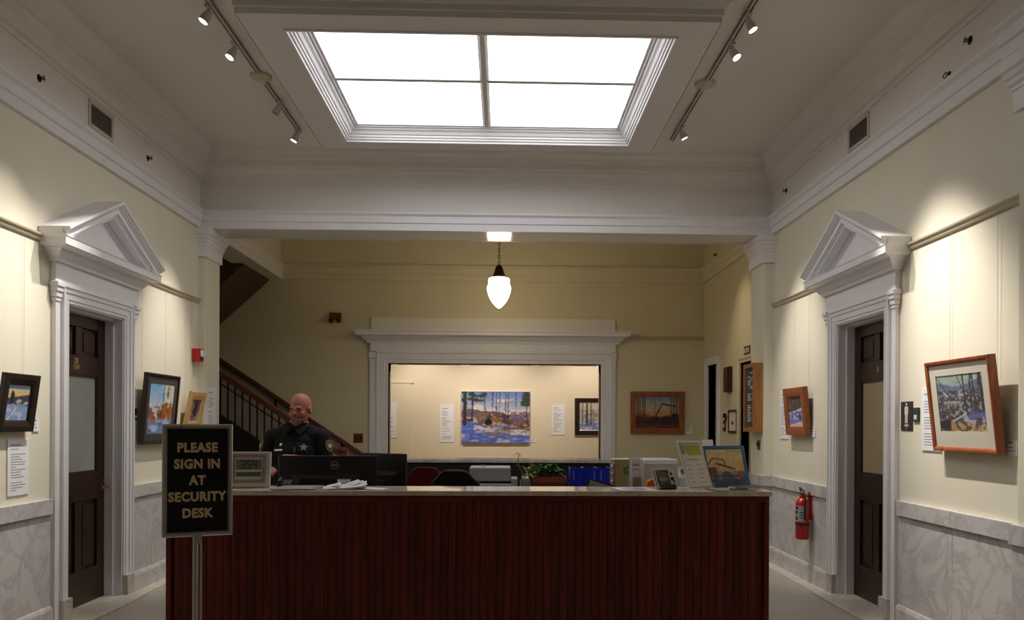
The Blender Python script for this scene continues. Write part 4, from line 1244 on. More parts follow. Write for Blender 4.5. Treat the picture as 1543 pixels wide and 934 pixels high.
# ================================================================= staircase
t = thing('staircase', 'dark staircase rising left behind the guard along the rear wall', 'staircase', (0, 0, 0))
SL = 0.663; run, rise = 0.28, 0.1857
for i in range(13):
    x1 = -1.95 - run * i
    MB().box(x1 - run, x1, 10.5, YW, 0 if i == 0 else rise * i - 0.02, rise * (i + 1)).build('step', M_treadm, t)
zr = lambda X: 1.048 + SL * (-2.041 - X)          # handrail centre line
m = MB().prism([(-2.0, 0.0), (-2.0, zr(-2.0) - 0.52), (-5.6, zr(-5.6) - 0.52), (-5.6, 0.0)], 10.42, 10.50, 'y')
m.build('stringer', M_stringer, t)
def sweep_rail(y, xa, xb, wd, hg, name, m_, dz=0.0):
    MB().prism([(xa, zr(xa) + dz - hg / 2), (xa, zr(xa) + dz + hg / 2), (xb, zr(xb) + dz + hg / 2), (xb, zr(xb) + dz - hg / 2)], y - wd / 2, y + wd / 2, 'y').build(name, m_, t, 0.012, seg=3)
sweep_rail(10.46, -5.6, -2.10, 0.085, 0.085, 'handrail', M_rail_wood)
sweep_rail(10.46, -5.6, -2.12, 0.03, 0.02, 'lower_rail', M_iron, -0.125)
x = -2.25
bal = None
while x > -4.6:
    z1 = zr(x) - 0.03; z0 = zr(x) - 0.53
    MB().box(x - 0.009, x + 0.009, 10.451, 10.469, z0, z1).build('baluster', M_iron, t)
    x -= 0.0945
m = MB().box(-2.14, -2.02, 10.40, 10.52, 0, 1.12).lathe([(0, 1.12), (0.075, 1.12), (0.075, 1.15), (0.05, 1.17), (0, 1.19)], 20, (-2.08, 10.46, 0))
m.build('newel_post', M_rail_wood, t, 0.006)
sweep_rail(11.58, -5.6, -2.0, 0.06, 0.07, 'wall_handrail', M_rail_wood)
for x in (-2.32, -3.28, -4.24):
    MB().tube([(x, 11.58, zr(x) - 0.03), (x, 11.60, zr(x) - 0.11), (x, 11.645, zr(x) - 0.15)], 0.014, 8).build('bracket', M_bronze, t)
m = MB().prism([(-1.945, 0.0), (-1.945, 0.86), (-5.6, zr(-5.6) - 0.07), (-5.6, 0.0)], YW - 0.02, YW - 0.001, 'y')
m.build('stair_wainscot', M_stwain, t)
m = MB().prism([(-1.945, 0.86), (-1.945, 0.93), (-5.6, zr(-5.6) - 0.0), (-5.6, zr(-5.6) - 0.07)], YW - 0.035, YW - 0.001, 'y')
m.build('wainscot_cap', M_stwain, t)

# ================================================================= reception desk
DXA, DXB, DYF, DYK = -2.135, 1.735, 5.085, 5.46
ZT = 1.07
dk = thing('reception_desk', 'long mahogany reception desk with vertical slatted front', 'desk', ((DXA + DXB) / 2, DYF, 0))
ox, oy = -(DXA + DXB) / 2, -DYF
def dbox(a, b, c, d, e, f): return MB().box(a + ox, b + ox, c + oy, d + oy, e, f)
dbox(DXA + 0.02, DXB - 0.02, DYF + 0.035, DYF + 0.06, 0.0, ZT - 0.032).build('front_backing', M_mahog, dk)
dbox(DXA + 0.012, DXB - 0.012, DYF + 0.004, DYF + 0.06, 1.002, ZT - 0.032).build('top_rail', M_mahog_rail, dk, 0.004)
dbox(DXA + 0.012, DXB - 0.012, DYF + 0.006, DYF + 0.05, 0.0, 0.10).build('plinth', M_mahog_rail, dk, 0.003)
for a, b in ((DXA + 0.012, DXA + 0.046), (DXB - 0.046, DXB - 0.012)):
    dbox(a, b, DYF + 0.006, DYF + 0.06, 0.10, 1.002).build('corner_post', M_mahog_rail, dk, 0.004)
nsl = 73
x0, x1 = DXA + 0.062, DXB - 0.098
pw = (x1 - x0) / nsl
ms = MB()
ms.prism([(-pw / 2 + 0.0006, 0.03), (-pw / 2 + 0.0006, 0.005), (-pw / 2 + 0.004, 0.0015), (0, 0.0), (pw / 2 - 0.004, 0.0015), (pw / 2 - 0.0006, 0.005), (pw / 2 - 0.0006, 0.03)], 0.10, 1.002, 'z')
me = ms.mesh('slat', [M_mahog])
for i in range(nsl):
    o = bpy.data.objects.new('slat', me); COL.objects.link(o); o.parent = dk
    o.location = (x0 + pw * (i + 0.5) + ox, 0.012, 0)
for a, b in ((DXA + 0.012, DXA + 0.035), (DXB - 0.035, DXB - 0.012)):
    dbox(a, b, DYF + 0.06, DYK - 0.02, 0.0, ZT - 0.032).build('side_panel', M_mahog, dk)
wt = thing('work_table', 'low mahogany work table behind the reception desk holding the monitors', 'table', ((DXA + DXB) / 2, DYF, 0))
dbox(DXA + 0.04, 0.6, DYK - 0.015, 6.0, 0.72, 0.76).build('work_surface', M_mahog_rail, wt, 0.004)
dbox(0.6, DXB - 0.04, DYK - 0.015, 6.42, 0.72, 0.76).build('work_surface', M_mahog_rail, wt, 0.004)
for a, b in ((DXA + 0.04, 5.98), (DXB - 0.065, 6.40)):
    dbox(a, a + 0.025, DYK - 0.012, b, 0.0, 0.72).build('side_panel', M_mahog, wt)
dbox(DXA + 0.04, DXB - 0.04, DYK - 0.04, DYK - 0.02, 0.0, ZT - 0.032).build('rear_panel', M_mahog, dk)
for a in (-1.0, 0.2):
    dbox(a, a + 0.03, DYK - 0.012, 5.95, 0.0, 0.72).build('support_panel', M_mahog, wt)
ctp = MB().box(DXA, DXB, DYF - 0.012, DYK, ZT - 0.031, ZT).build('countertop', M_marble_top, None, 0.004)
tag(ctp, 'beige marble transaction top along the reception desk', 'countertop')

# rear credenza behind the desk
cr = thing('credenza', 'low dark credenza behind the desk under the printer and plants', 'cabinet', (0.46, 7.15, 0))
MB().box(-0.80, 0.80, -0.28, 0.28, 0.72, 0.76).build('top', M_mahog_rail, cr, 0.004)
MB().box(-0.78, 0.78, -0.25, 0.27, 0.06, 0.72).build('body', M_door, cr)
for x in (-0.52, 0, 0.52):
    dd = MB().box(x - 0.255, x + 0.255, -0.268, -0.25, 0.08, 0.70).build('door', M_door, cr, 0.004)
    MB().box(x + 0.2, x + 0.215, -0.29, -0.268, 0.42, 0.54).build('handle', M_steel, dd)
MB().box(-0.75, 0.75, -0.2, 0.2, 0, 0.06).build('plinth', M_black, cr)
ZR = 0.76; ZW = 0.76

# ================================================================= sign on a post
t = thing('sign_stand', 'chrome framed black PLEASE SIGN IN sign on a chrome post', 'sign', (-1.512, 4.0, 0), (0, 0, 0.40))
w_, h_ = 0.325, 0.556; zc_ = 1.212
MB().mold([(0, -0.014), (0, 0.008), (0.006, 0.014), (0.018, 0.014), (0.024, 0.004), (0.024, -0.014)], [(-w_ / 2, zc_ - h_ / 2), (-w_ / 2, zc_ + h_ / 2), (w_ / 2, zc_ + h_ / 2), (w_ / 2, zc_ - h_ / 2)], closed=True, side=1, mp=lambda p, q, hh: (p, -hh, q)).build('frame', M_chrome, t)
pn = MB().box(-w_ / 2 + 0.02, w_ / 2 - 0.02, -0.002, 0.008, zc_ - h_ / 2 + 0.02, zc_ + h_ / 2 - 0.02).build('panel', M_blackm, t)
for i, s in enumerate(('PLEASE', 'SIGN IN', 'AT', 'SECURITY', 'DESK')):
    text_mesh(s, 0.0625, M_signgold, pn, (-0.002, -0.0025, 1.372 - 0.0812 * i), 'lettering', 0.0008, 0.0030, sx=0.88, spacing=1.1)
m = MB()
for x, rr in ((-0.008, 0.0135), (0.016, 0.0055)):
    m.lathe([(0, 0.03), (rr, 0.03), (rr, 0.925), (0, 0.925)], 16, (x, 0, 0))
m.box(-0.02, 0.02, -0.015, 0.015, 0.9, 0.935)
m.build('post', M_chrome, t)
MB().lathe([(0, 0), (0.17, 0), (0.17, 0.012), (0.15, 0.022), (0.03, 0.035), (0.02, 0.06), (0, 0.06)], 36).build('base', M_chrome, t)

# ================================================================= things on the desk top
SEG = {'0': 'abcdef', '1': 'bc', '2': 'abged', '3': 'abgcd', '4': 'fgbc', '5': 'afgcd', '8': 'abcdefg', '9': 'abcdfg'}
def seg7(m, ch, x, z, w, h, t_, y):
    P = {'a': (0, w, h - t_, h), 'd': (0, w, 0, t_), 'g': (0, w, h / 2 - t_ / 2, h / 2 + t_ / 2), 'f': (0, t_, h / 2, h), 'b': (w - t_, w, h / 2, h), 'e': (0, t_, 0, h / 2), 'c': (w - t_, w, 0, h / 2)}
    for k in SEG[ch]:
        a, b, c, d = P[k]; m.box(x + a, x + b, y - 0.0006, y, z + c, z + d)


t = thing('digital_clock', 'beige digital desk clock reading 3:54 beside the sign', 'clock', (-1.662, 5.27, ZT + 0.006), (-0.20, 0, 0.10))
cw, ch_ = 0.265, 0.235
MB().box(-cw / 2, cw / 2, 0, 0.03, 0, ch_).build('case', M_plastic_w, t, 0.006)
MB().mold([(0, 0), (0.0, 0.004), (0.022, 0.004), (0.022, 0)], [(-cw / 2 + 0.018, 0.028), (-cw / 2 + 0.018, ch_ - 0.018), (cw / 2 - 0.03, ch_ - 0.018), (cw / 2 - 0.03, 0.028)], closed=True, side=1, mp=lambda p, q, hh: (p, -hh, q)).build('bezel', M_beige2, t)
sc_ = MB().box(-cw / 2 + 0.045, cw / 2 - 0.058, -0.002, 0.001, 0.115, 0.182).build('lcd_screen', M_lcd, t)
m = MB(); xx = -0.055
for chh in '354':
    seg7(m, chh, xx, 0.123, 0.026, 0.052, 0.0065, -0.002); xx += 0.037
m.box(-0.0265, -0.0225, -0.0026, -0.002, 0.134, 0.140).box(-0.0265, -0.0225, -0.0026, -0.002, 0.155, 0.161)
m.build('digits', M_lcdi, sc_)
s2 = MB().box(-cw / 2 + 0.045, cw / 2 - 0.058, -0.002, 0.001, 0.068, 0.100).build('lcd_screen', M_lcd, t)
m = MB()
for i in range(7): m.box(-0.075 + 0.021 * i, -0.061 + 0.021 * i, -0.0026, -0.002, 0.075, 0.093)
m.build('small_readout', M_ink2, s2)
MB().prism([(0.03, 0.0), (0.085, 0.018), (0.03, 0.13)], -0.04, 0.04, 'x').build('rear_foot', M_plastic_w, t)


def monitor(label, loc, rz, w, zb, zt, logo=False, group='computer monitors'):
    t = thing('computer_monitor', label, 'monitor', loc, (0, 0, rz), group=group)
    # the back faces -y
    zm = (zb + zt) / 2
    MB().box(-w / 2, w / 2, 0.0, 0.028, zb, zt).build('housing', M_black, t, 0.008)
    m = MB()
    m.add([(-w * 0.36, 0.0, zb + 0.03), (w * 0.36, 0.0, zb + 0.03), (w * 0.36, 0.0, zt - 0.13), (-w * 0.36, 0.0, zt - 0.13),
           (-w * 0.28, -0.022, zb + 0.06), (w * 0.28, -0.022, zb + 0.06), (w * 0.28, -0.022, zt - 0.16), (-w * 0.28, -0.022, zt - 0.16)],
          [(4, 5, 6, 7), (0, 1, 5, 4), (1, 2, 6, 5), (2, 3, 7, 6), (3, 0, 4, 7)]).build('rear_bulge', M_black, t)
    MB().box(-w / 2 + 0.012, w / 2 - 0.012, 0.0275, 0.030, zb + 0.015, zt - 0.012).build('screen', M_screen, t)
    m = MB().box(-0.04, 0.04, -0.03, 0.0, 0.03, zm)
    m.build('stand_neck', M_black, t, 0.005)
    MB().lathe([(0, 0), (0.13, 0), (0.13, 0.01), (0.05, 0.03), (0, 0.03)], 28, (0, -0.0, 0), sy=0.75).build('stand_foot', M_black, t)
    if logo:
        lx, lz = w * 0.068, zt - 0.066
        lg = MB().mold([(0.023, 0), (0.023, 0.0022), (0.0275, 0.0022), (0.0275, 0)], [(0.0001 * math.cos(-a), 0.0001 * math.sin(-a)) for a in np.linspace(0, 2 * math.pi, 36, endpoint=False)], closed=True, side=-1, mp=lambda p, q, hh: (lx + p, -0.0005 - hh, lz + q))
        lg = lg.build('logo_ring', M_logo, t)
        text_mesh('DELL', 0.0175, M_logo, lg, (lx, -0.0008, lz), 'logo_lettering', 0.0006, 0.0006)
    return t


monitor('wide black monitor seen from behind with a round logo in front of the guard', (-1.228, 5.64, ZW), 0.03, 0.69, 0.13, 0.508, True)
monitor('second black monitor turned away, beside the maroon chair', (-0.89, 5.93, ZW), -0.45, 0.40, 0.12, 0.515)

# pile of papers etc.
def sheets(name, label, loc, rz, w, h, n, m_, prints=None, curl=0.0, cat='papers', group='papers on the desk top'):
    t = thing(name, label, cat, loc, (0, 0, rz), group=group)
    rng = random.Random(int(abs(loc[0]) * 1000) + n)
    for i in range(n):
        z = 0.0012 + i * 0.0016
        m = MB(); k = 10; v = []; f = []
        for j in range(k + 1):
            u = j / k
            zz = z + curl * (u ** 3) * (0.6 + 0.5 * i / max(n, 1)) + 0.001 * math.sin(u * 5 + i)
            v += [(-w / 2 + u * w, -h / 2, zz), (-w / 2 + u * w, h / 2, zz + (curl * 0.6 * u if curl else 0)), (-w / 2 + u * w, -h / 2, zz + 0.0009), (-w / 2 + u * w, h / 2, zz + 0.0009 + (curl * 0.6 * u if curl else 0))]
        for j in range(k):
            a, b = j * 4, j * 4 + 4
            f += [(a, b, b + 1, a + 1), (a + 2, a + 3, b + 3, b + 2), (a, a + 2, b + 2, b), (a + 1, b + 1, b + 3, a + 3)]
        f += [(0, 1, 3, 2), (k * 4, k * 4 + 2, k * 4 + 3, k * 4 + 1)]
        m.add(v, f)
        o = m.build('sheet', m_ if not isinstance(m_, list) else m_[i % len(m_)], t)
        o.rotation_euler[2] = rng.uniform(-0.12, 0.12) if n > 1 else 0
        o.location = (rng.uniform(-0.01, 0.01), rng.uniform(-0.01, 0.01), 0)
    if prints:
        m = MB()
        for a, b, c, d in prints: m.box(a * w, b * w, c * h, d * h, 0.0012 + n * 0.0016 + curl * 0.2, 0.0016 + n * 0.0016 + curl * 0.2)
        m.build('printed_text', M_ink, t)
    return t


sheets('paper_stack', 'flat stack of grey papers in front of the wide monitor', (-1.335, 5.24, ZT), 0.03, 0.25, 0.30, 5, M_plastic_g)
sheets('loose_papers', 'crumpled white papers with blue print on the desk top before the monitor', (-1.03, 5.24, ZT), 0.2, 0.26, 0.22, 6, M_paper, None, 0.022)
MB().box(-0.06, 0.07, -0.09, -0.03, 0.0115, 0.0125).build('blue_print', M_bluepr, [o for o in bpy.data.objects if o.name.startswith('loose_papers')][-1])
_lp = [o for o in bpy.data.objects if o.name.startswith('loose_papers')][-1]
MB().obox((0.06, 0.02, 0.036), (0.038, 0.01, 0.012), (-0.012, 0.045, 0.006), (-0.0001, 0, 0.0006)).build('folded_sheet', M_paper, _lp)
MB().obox((-0.07, 0.03, 0.022), (0.045, 0.0, 0.010), (0.0, 0.05, 0.004), (-0.0001, 0, 0.0006)).build('folded_sheet', M_paper, _lp)
sheets('loose_sheet', 'single white sheet at the right of the crumpled papers', (-0.84, 5.21, ZT), -0.3, 0.16, 0.12, 2, M_paper)
sheets('printed_flyer', 'white printed flyer lying left of the small photo display', (0.865, 5.22, ZT), 0.04, 0.235, 0.25, 2, M_paper, [(-0.38, 0.36, -0.3, -0.1), (-0.38, 0.36, 0.0, 0.1), (-0.3, 0.3, 0.2, 0.3)])
sheets('sign_in_sheets', 'fanned white sheets at the right end of the desk top', (1.50, 5.19, ZT), 0.15, 0.26, 0.20, 4, [M_paper, M_plastic_g])
# spiral notebook and pen
t = thing('spiral_notebook', 'spiral bound notebook on the fanned sheets at the desk end', 'notebook', (1.60, 5.215, ZT + 0.010), (0, 0, 0.1))
MB().box(-0.09, 0.09, -0.06, 0.06, 0, 0.010).build('pages', M_paper, t)
MB().box(-0.092, 0.092, -0.062, 0.062, 0.010, 0.012).build('cover', mat('slate_cover', (70, 74, 84), 0.5), t)
for i in range(12):
    MB().tube([(-0.082 + i * 0.0149, 0.06 + 0.007 * math.cos(a), 0.008 + 0.008 * math.sin(a)) for a in np.linspace(0, 2 * math.pi, 10, endpoint=False)], 0.0012, 5, closed=True).build('spiral_ring', M_steel, t)
t = thing('pen', 'black pen lying beside the fanned sheets', 'pen', (1.53, 5.12, ZT + 0.012), (0, R90, 0.25))
MB().lathe([(0, -0.07), (0.002, -0.068), (0.0045, -0.055), (0.0045, 0.065), (0, 0.068)], 10).build('barrel', M_black, t)
MB().box(-0.0065, -0.0045, -0.0015, 0.0015, 0.02, 0.065).build('clip', M_chrome, t)
# grey block (card holder) behind the papers
t = thing('card_holder', 'small grey card holder at the foot of the wide monitor', 'holder', (-1.07, 5.41, ZT), (0, 0, 0.05))
m = MB().box(-0.045, 0.045, 0.0, 0.004, 0, 0.05).box(-0.045, 0.045, -0.03, 0.0, 0, 0.006).box(-0.045, 0.045, -0.03, -0.027, 0, 0.022)
m.build('holder_body', M_plastic_g, t)
MB().box(-0.04, 0.04, -0.02, -0.004, 0.006, 0.044).build('cards', M_paper, t)

# tilted tablet / clipboard
t = thing('clipboard', 'black edged clipboard leaning crooked behind the desk top', 'clipboard', (0.64, 5.50, ZW + 0.075), (-0.12, 0.29, 0.0))
MB().box(-0.12, 0.13, 0, 0.008, -0.032, 0.268).build('board', M_black, t, 0.003)
MB().box(-0.107, 0.118, -0.0015, 0, -0.022, 0.256).build('paper', mat('grey_paper', (170, 164, 160), 0.6), t)
MB().box(-0.03, 0.03, -0.004, 0.0, -0.03, -0.01).build('clip', M_steel, t, 0.001)

# slanted lime sign holder
def easel(name, label, cat, loc, rz, tilt, w, h):
    return thing(name, label, cat, loc, (-tilt, 0, rz))


t = easel('sign_holder', 'slanted acrylic sign holder with lime green header on the desk top', 'sign', (1.312, 5.22, ZT + 0.002), 0.48, 0.40, 0.2, 0.33)
w_, h_ = 0.205, 0.345
MB().box(-w_ / 2, w_ / 2, 0, 0.004, 0, h_).build('acrylic_back', M_paper, t)
MB().box(-w_ / 2 + 0.006, w_ / 2 - 0.006, -0.001, 0, 0.006, h_ - 0.006).build('insert', M_paper2, t)
m = MB()
for a, b, c, d in ((-0.5, -0.492, 0, 1), (0.492, 0.5, 0, 1), (-0.5, 0.5, 0.985, 1), (-0.5, 0.5, 0.0, 0.012)):
    m.box(a * w_ * 0.9, b * w_ * 0.9, -0.0018, -0.001, 0.012 + c * (h_ - 0.03), 0.012 + d * (h_ - 0.03))
m.build('border_line', M_ink2, t)
MB().prism([(-0.052, h_ - 0.03), (0.082, h_ - 0.03), (0.082, h_ - 0.105), (-0.03, h_ - 0.105), (-0.052, h_ - 0.075)], -0.002, -0.001, 'y').build('lime_header', M_lime, t)
MB().prism([(-0.084, h_ - 0.028), (-0.058, h_ - 0.028), (-0.056, h_ - 0.075), (-0.06, h_ - 0.1), (-0.084, h_ - 0.1)], -0.002, -0.001, 'y').build('printed_picture', mat('faded_print', (150, 140, 118), 0.7), t)
m = MB()
m.box(-0.055, 0.055, -0.0018, -0.001, h_ - 0.142, h_ - 0.132)
for i in range(5):
    z = h_ - 0.175 - i * 0.03
    m.box(-0.07, -0.07 + 0.03 + 0.02 * ((i * 7) % 3) / 2, -0.0018, -0.001, z - 0.003, z + 0.003); m.box(0.015, 0.05 + 0.02 * ((i * 5) % 3) / 2, -0.0018, -0.001, z - 0.003, z + 0.003)
m.build('printed_text', M_ink, t)
MB().prism([(0.004, 0.0), (0.004, 0.012), (0.10, 0.052), (0.10, 0.043)], -w_ / 2, w_ / 2, 'x').build('rear_foot', M_acryl, t)

# small photo display
t = easel('photo_display', 'small slanted photo display card with black easel foot', 'display', (1.088, 5.225, ZT), 0.40, 0.42, 0.2, 0.14)
MB().box(-0.087, 0.087, 0, 0.004, 0.0, 0.148).build('card', M_paper2, t)
canvas(art_photo(), 0.10, 0.108, -0.001, t, 'photo', cx=-0.012, cz=0.082)
m = MB().box(-0.078, -0.072, -0.001, 0, 0.03, 0.135)
m.prism([(0.056, 0.125), (0.049, 0.108), (0.054, 0.1), (0.064, 0.1), (0.068, 0.108)], -0.001, 0, 'y')
m.prism([(0.046, 0.084), (0.046, 0.062), (0.054, 0.055), (0.058, 0.07), (0.066, 0.04), (0.074, 0.04), (0.072, 0.084)], -0.001, 0, 'y')
m.build('silhouette_print', M_blackm, t)
m = MB().box(-0.062, 0.062, -0.018, 0.008, 0.0, 0.005).box(-0.062, 0.062, -0.018, -0.014, 0, 0.028).box(-0.03, 0.03, 0.006, 0.010, 0, 0.10)
m.build('easel_foot', M_black, t)

# blue bordered poster board
t = easel('poster_board', 'blue bordered poster of a log loader standing behind the lime sign', 'poster', (1.565, 5.40, ZT + 0.004), 0.30, 0.30, 0.3, 0.28)
MB().box(-0.17, 0.155, 0, 0.012, 0.0, 0.292).build('board', M_bluefr, t, 0.002)
canvas(art_poster(), 0.285, 0.262, -0.001, t, 'poster_print', cx=-0.018, cz=0.133)
MB().prism([(0.012, 0.02), (0.012, 0.2), (0.035, 0.2), (0.10, 0.038), (0.10, 0.0315)], -0.05, 0.05, 'x').build('rear_strut', M_plastic_g, t)

# ================================================================= things on the work surface
# beige drawer tower
t = thing('drawer_tower', 'beige drawer tower with a green sticker on its side', 'drawers', (0.893, 5.92, ZW), (0, 0, 0.04))
MB().box(-0.072, 0.072, -0.09, 0.09, 0, 0.47).build('body', M_beige, t, 0.006)
MB().box(-0.08, 0.077, -0.095, 0.095, 0.47, 0.482).build('lid', mat('pale_cream_plastic', (226, 216, 176), 0.5), t, 0.003)
for i in range(8):
    dd = MB().box(-0.080, -0.072, -0.085, 0.085, 0.012 + i * 0.056, 0.06 + i * 0.056).build('drawer', M_beige2, t, 0.002)
    MB().ell((-0.086, -0.05, 0.036 + i * 0.056), (0.009, 0.02, 0.012), seg=10, rings=6).build('knob', M_plastic_w, dd)
MB().obox((0.02, -0.0915, 0.40), (0.028, 0, 0.008), (0, 0.0008, 0), (-0.007, 0, 0.026)).build('sticker', M_green, t)
MB().obox((0.021, -0.0926, 0.402), (0.015, 0, 0.004), (0, 0.0004, 0), (-0.002, 0, 0.008)).build('sticker_mark', M_leaf2, t)
# brochure holder
t = thing('brochure_holder', 'clear acrylic brochure holder between the beige tower and white printer', 'holder', (0.958, 5.70, ZW), (0, 0, 0.25))
m = MB().box(-0.04, 0.04, 0.03, 0.033, 0, 0.50).box(-0.04, -0.037, -0.03, 0.03, 0, 0.5).box(0.037, 0.04, -0.03, 0.03, 0, 0.5).box(-0.04, 0.04, -0.033, -0.03, 0, 0.30).box(-0.04, 0.04, -0.03, 0.03, 0, 0.004)
m.build('acrylic_case', M_acryl, t)
MB().box(-0.033, 0.033, 0.005, 0.025, 0.01, 0.495).build('brochures', M_paper, t)
MB().box(-0.033, 0.033, -0.022, 0.0, 0.01, 0.36).build('front_brochure', M_beige2, t)
MB().box(-0.028, 0.028, 0.0035, 0.005, 0.44, 0.455).box(-0.028, 0.028, 0.0035, 0.005, 0.41, 0.418).build('printed_text', M_ink, t)
# white desktop printer
t = thing('white_printer', 'white boxy printer behind the photo display', 'printer', (1.185, 6.12, ZW), (0, 0, 0.10))
m = MB().prism([(-0.135, 0.0), (-0.135, 0.44), (-0.12, 0.475), (0.14, 0.475), (0.155, 0.44), (0.155, 0.0)], -0.135, 0.135, 'x')
m.build('body', M_plastic_w, t, 0.012, seg=3)
MB().box(-0.11, 0.11, -0.142, -0.135, 0.10, 0.20).build('front_slot', M_black, t)
MB().prism([(-0.135, 0.03), (-0.135, 0.06), (-0.28, 0.10), (-0.28, 0.085)], -0.10, 0.10, 'x').build('paper_tray', M_plastic_w, t)
# curved white paper guide to the right
t = thing('fax_machine', 'low white rounded fax machine right of the white printer', 'fax machine', (1.478, 6.22, ZW), (0, 0, 0))
pp = [(-0.16, 0), (-0.16, 0.25), (-0.12, 0.33), (-0.04, 0.385), (0.06, 0.40), (0.16, 0.37), (0.16, 0)]
MB().prism(pp, -0.13, 0.15, 'x').build('body', M_plastic_w, t, 0.01)
MB().box(-0.10, 0.12, -0.166, -0.16, 0.10, 0.2).build('paper_slot', M_black, t)
MB().box(-0.1, 0.1, -0.1, 0.0, 0.38, 0.405).build('control_panel', M_plastic_g, t, 0.004)
# orange tape dispenser
t = thing('tape_dispenser', 'orange tape dispenser beside the photo display', 'tape dispenser', (1.055, 5.62, ZW), (0, 0, 0.1))
MB().box(-0.05, 0.05, -0.045, 0.045, 0, 0.26).build('riser', M_black, t)
MB().prism([(-0.055, 0.26), (-0.055, 0.29), (-0.03, 0.34), (0.0, 0.352), (0.035, 0.35), (0.055, 0.335), (0.055, 0.26)], -0.03, 0.03, 'y').build('body', M_orange, t, 0.008, seg=3)
MB().lathe([(0.012, -0.012), (0.026, -0.012), (0.026, 0.012), (0.012, 0.012)], 20, (-0.005, 0.034, 0.30), Matrix.Rotation(R90, 3, 'X')).build('tape_roll', M_paper2, t)
# sheet standing behind poster
t = thing('standing_card', 'plain white card standing behind the blue poster', 'card', (1.585, 5.85, ZW), (-0.25, 0, 0.2))
MB().box(-0.045, 0.045, 0, 0.003, 0, 0.645).build('card', M_paper, t)
MB().prism([(0.003, 0.05), (0.003, 0.4), (0.006, 0.4), (0.2, 0.056), (0.2, 0.0515)], -0.03, 0.03, 'x').build('strut', M_plastic_g, t)
# black base unit left of wide monitor and held paper
t = thing('desk_phone', 'small black desk phone beside the clock', 'phone', (-1.47, 5.42, ZT), (0, 0, 0.0))
MB().prism([(-0.035, 0), (-0.035, 0.012), (0.03, 0.045), (0.034, 0.0)], -0.045, 0.045, 'x').build('base', M_black, t, 0.003)
MB().cap((-0.03, -0.025, 0.034), (-0.03, 0.025, 0.052), 0.011, 0.011).build('handset', M_black, t)
m = MB()
for i in range(3):
    for j in range(3): m.box(-0.002 + i * 0.014, 0.007 + i * 0.014, -0.022 + j * 0.013, -0.014 + j * 0.013, 0.018 + j * 0.006, 0.0255 + j * 0.006)
m.build('keypad', M_plastic_g, t)

# ================================================================= credenza things
t = thing('grey_printer', 'light grey desktop printer on the credenza', 'printer', (-0.085, 7.12, ZR))
MB().box(-0.215, 0.215, -0.19, 0.19, 0.0, 0.215).build('body', M_plastic_g, t, 0.008)
MB().box(-0.205, 0.155, -0.17, 0.19, 0.235, 0.355).build('scanner_lid', M_plastic_g, t, 0.008)
MB().box(-0.205, 0.17, -0.165, 0.185, 0.215, 0.235).build('output_gap', M_blackm, t)
MB().box(-0.19, 0.10, -0.194, -0.188, 0.15, 0.185).build('paper_slot', M_black, t)
MB().box(0.16, 0.215, -0.19, 0.10, 0.215, 0.26).build('control_panel', M_plastic_g, t, 0.004)
MB().box(-0.10, -0.07, -0.02, 0.01, 0.355, 0.368).build('hinge_knob', M_plastic_g, t)
MB().prism([(-0.188, 0.04), (-0.188, 0.06), (-0.30, 0.085), (-0.30, 0.07)], -0.15, 0.10, 'x').build('paper_tray', M_plastic_g, t)

# jar with a cutting
t = thing('jar_vase', 'clear glass jar of water holding a leggy green cutting', 'vase', (0.20, 6.99, ZR))
MB().lathe([(0, 0), (0.046, 0), (0.05, 0.01), (0.05, 0.23), (0.04, 0.255), (0.034, 0.262), (0.034, 0.285), (0.031, 0.285), (0.031, 0.262), (0.037, 0.252), (0.046, 0.23), (0.046, 0.012), (0, 0.010)], 24).build('jar', M_glass, t)
st = [(0.0, 0, 0.02), (-0.005, 0, 0.2), (-0.03, -0.005, 0.30), (-0.055, 0, 0.36), (-0.068, 0, 0.40), (-0.062, 0, 0.455), (-0.06, 0, 0.475), (-0.072, 0, 0.482), (-0.085, 0, 0.474)]
MB().tube(st, 0.0035, 6).build('stem', M_stem, t)
def leaf_mesh(m, p, d, up, ln, wd, droop=0.3):
    p, d, up = Vector(p), Vector(d).normalized(), Vector(up)
    s = d.cross(up).normalized(); n = s.cross(d).normalized()
    rows = []
    for i in range(6):
        u = i / 5
        wv = wd * math.sin(math.pi * (0.08 + 0.92 * u) ** 0.75) if u < 1 else 0
        c = p + d * ln * u - Vector((0, 0, 1)) * droop * ln * u * u
        rows.append((c - s * wv / 2 + n * wv * 0.18, c, c + s * wv / 2 + n * wv * 0.18))
    v = [q for r_ in rows for q in r_]
    f = []
    for i in range(5):
        a = i * 3
        f += [(a, a + 1, a + 4, a + 3), (a + 1, a + 2, a + 5, a + 4)]
    m.add(v, f, 0, True)


for p, d in (((-0.06, 0, 0.365), (-0.8, -0.3, 0.5)), ((-0.05, 0, 0.36), (0.9, -0.4, 0.3)), ((-0.03, 0, 0.31), (0.6, -0.5, 0.6)), ((-0.065, 0, 0.40), (0.5, 0.2, 0.5)), ((-0.082, 0, 0.476), (-0.8, -0.2, -0.3)), ((-0.062, 0, 0.478), (0.6, -0.3, -0.7))):
    m = MB(); leaf_mesh(m, p, d, (0, 0, 1), 0.035 if p[2] > 0.45 else 0.05, 0.022); m.build('leaf', M_leaf2, t)

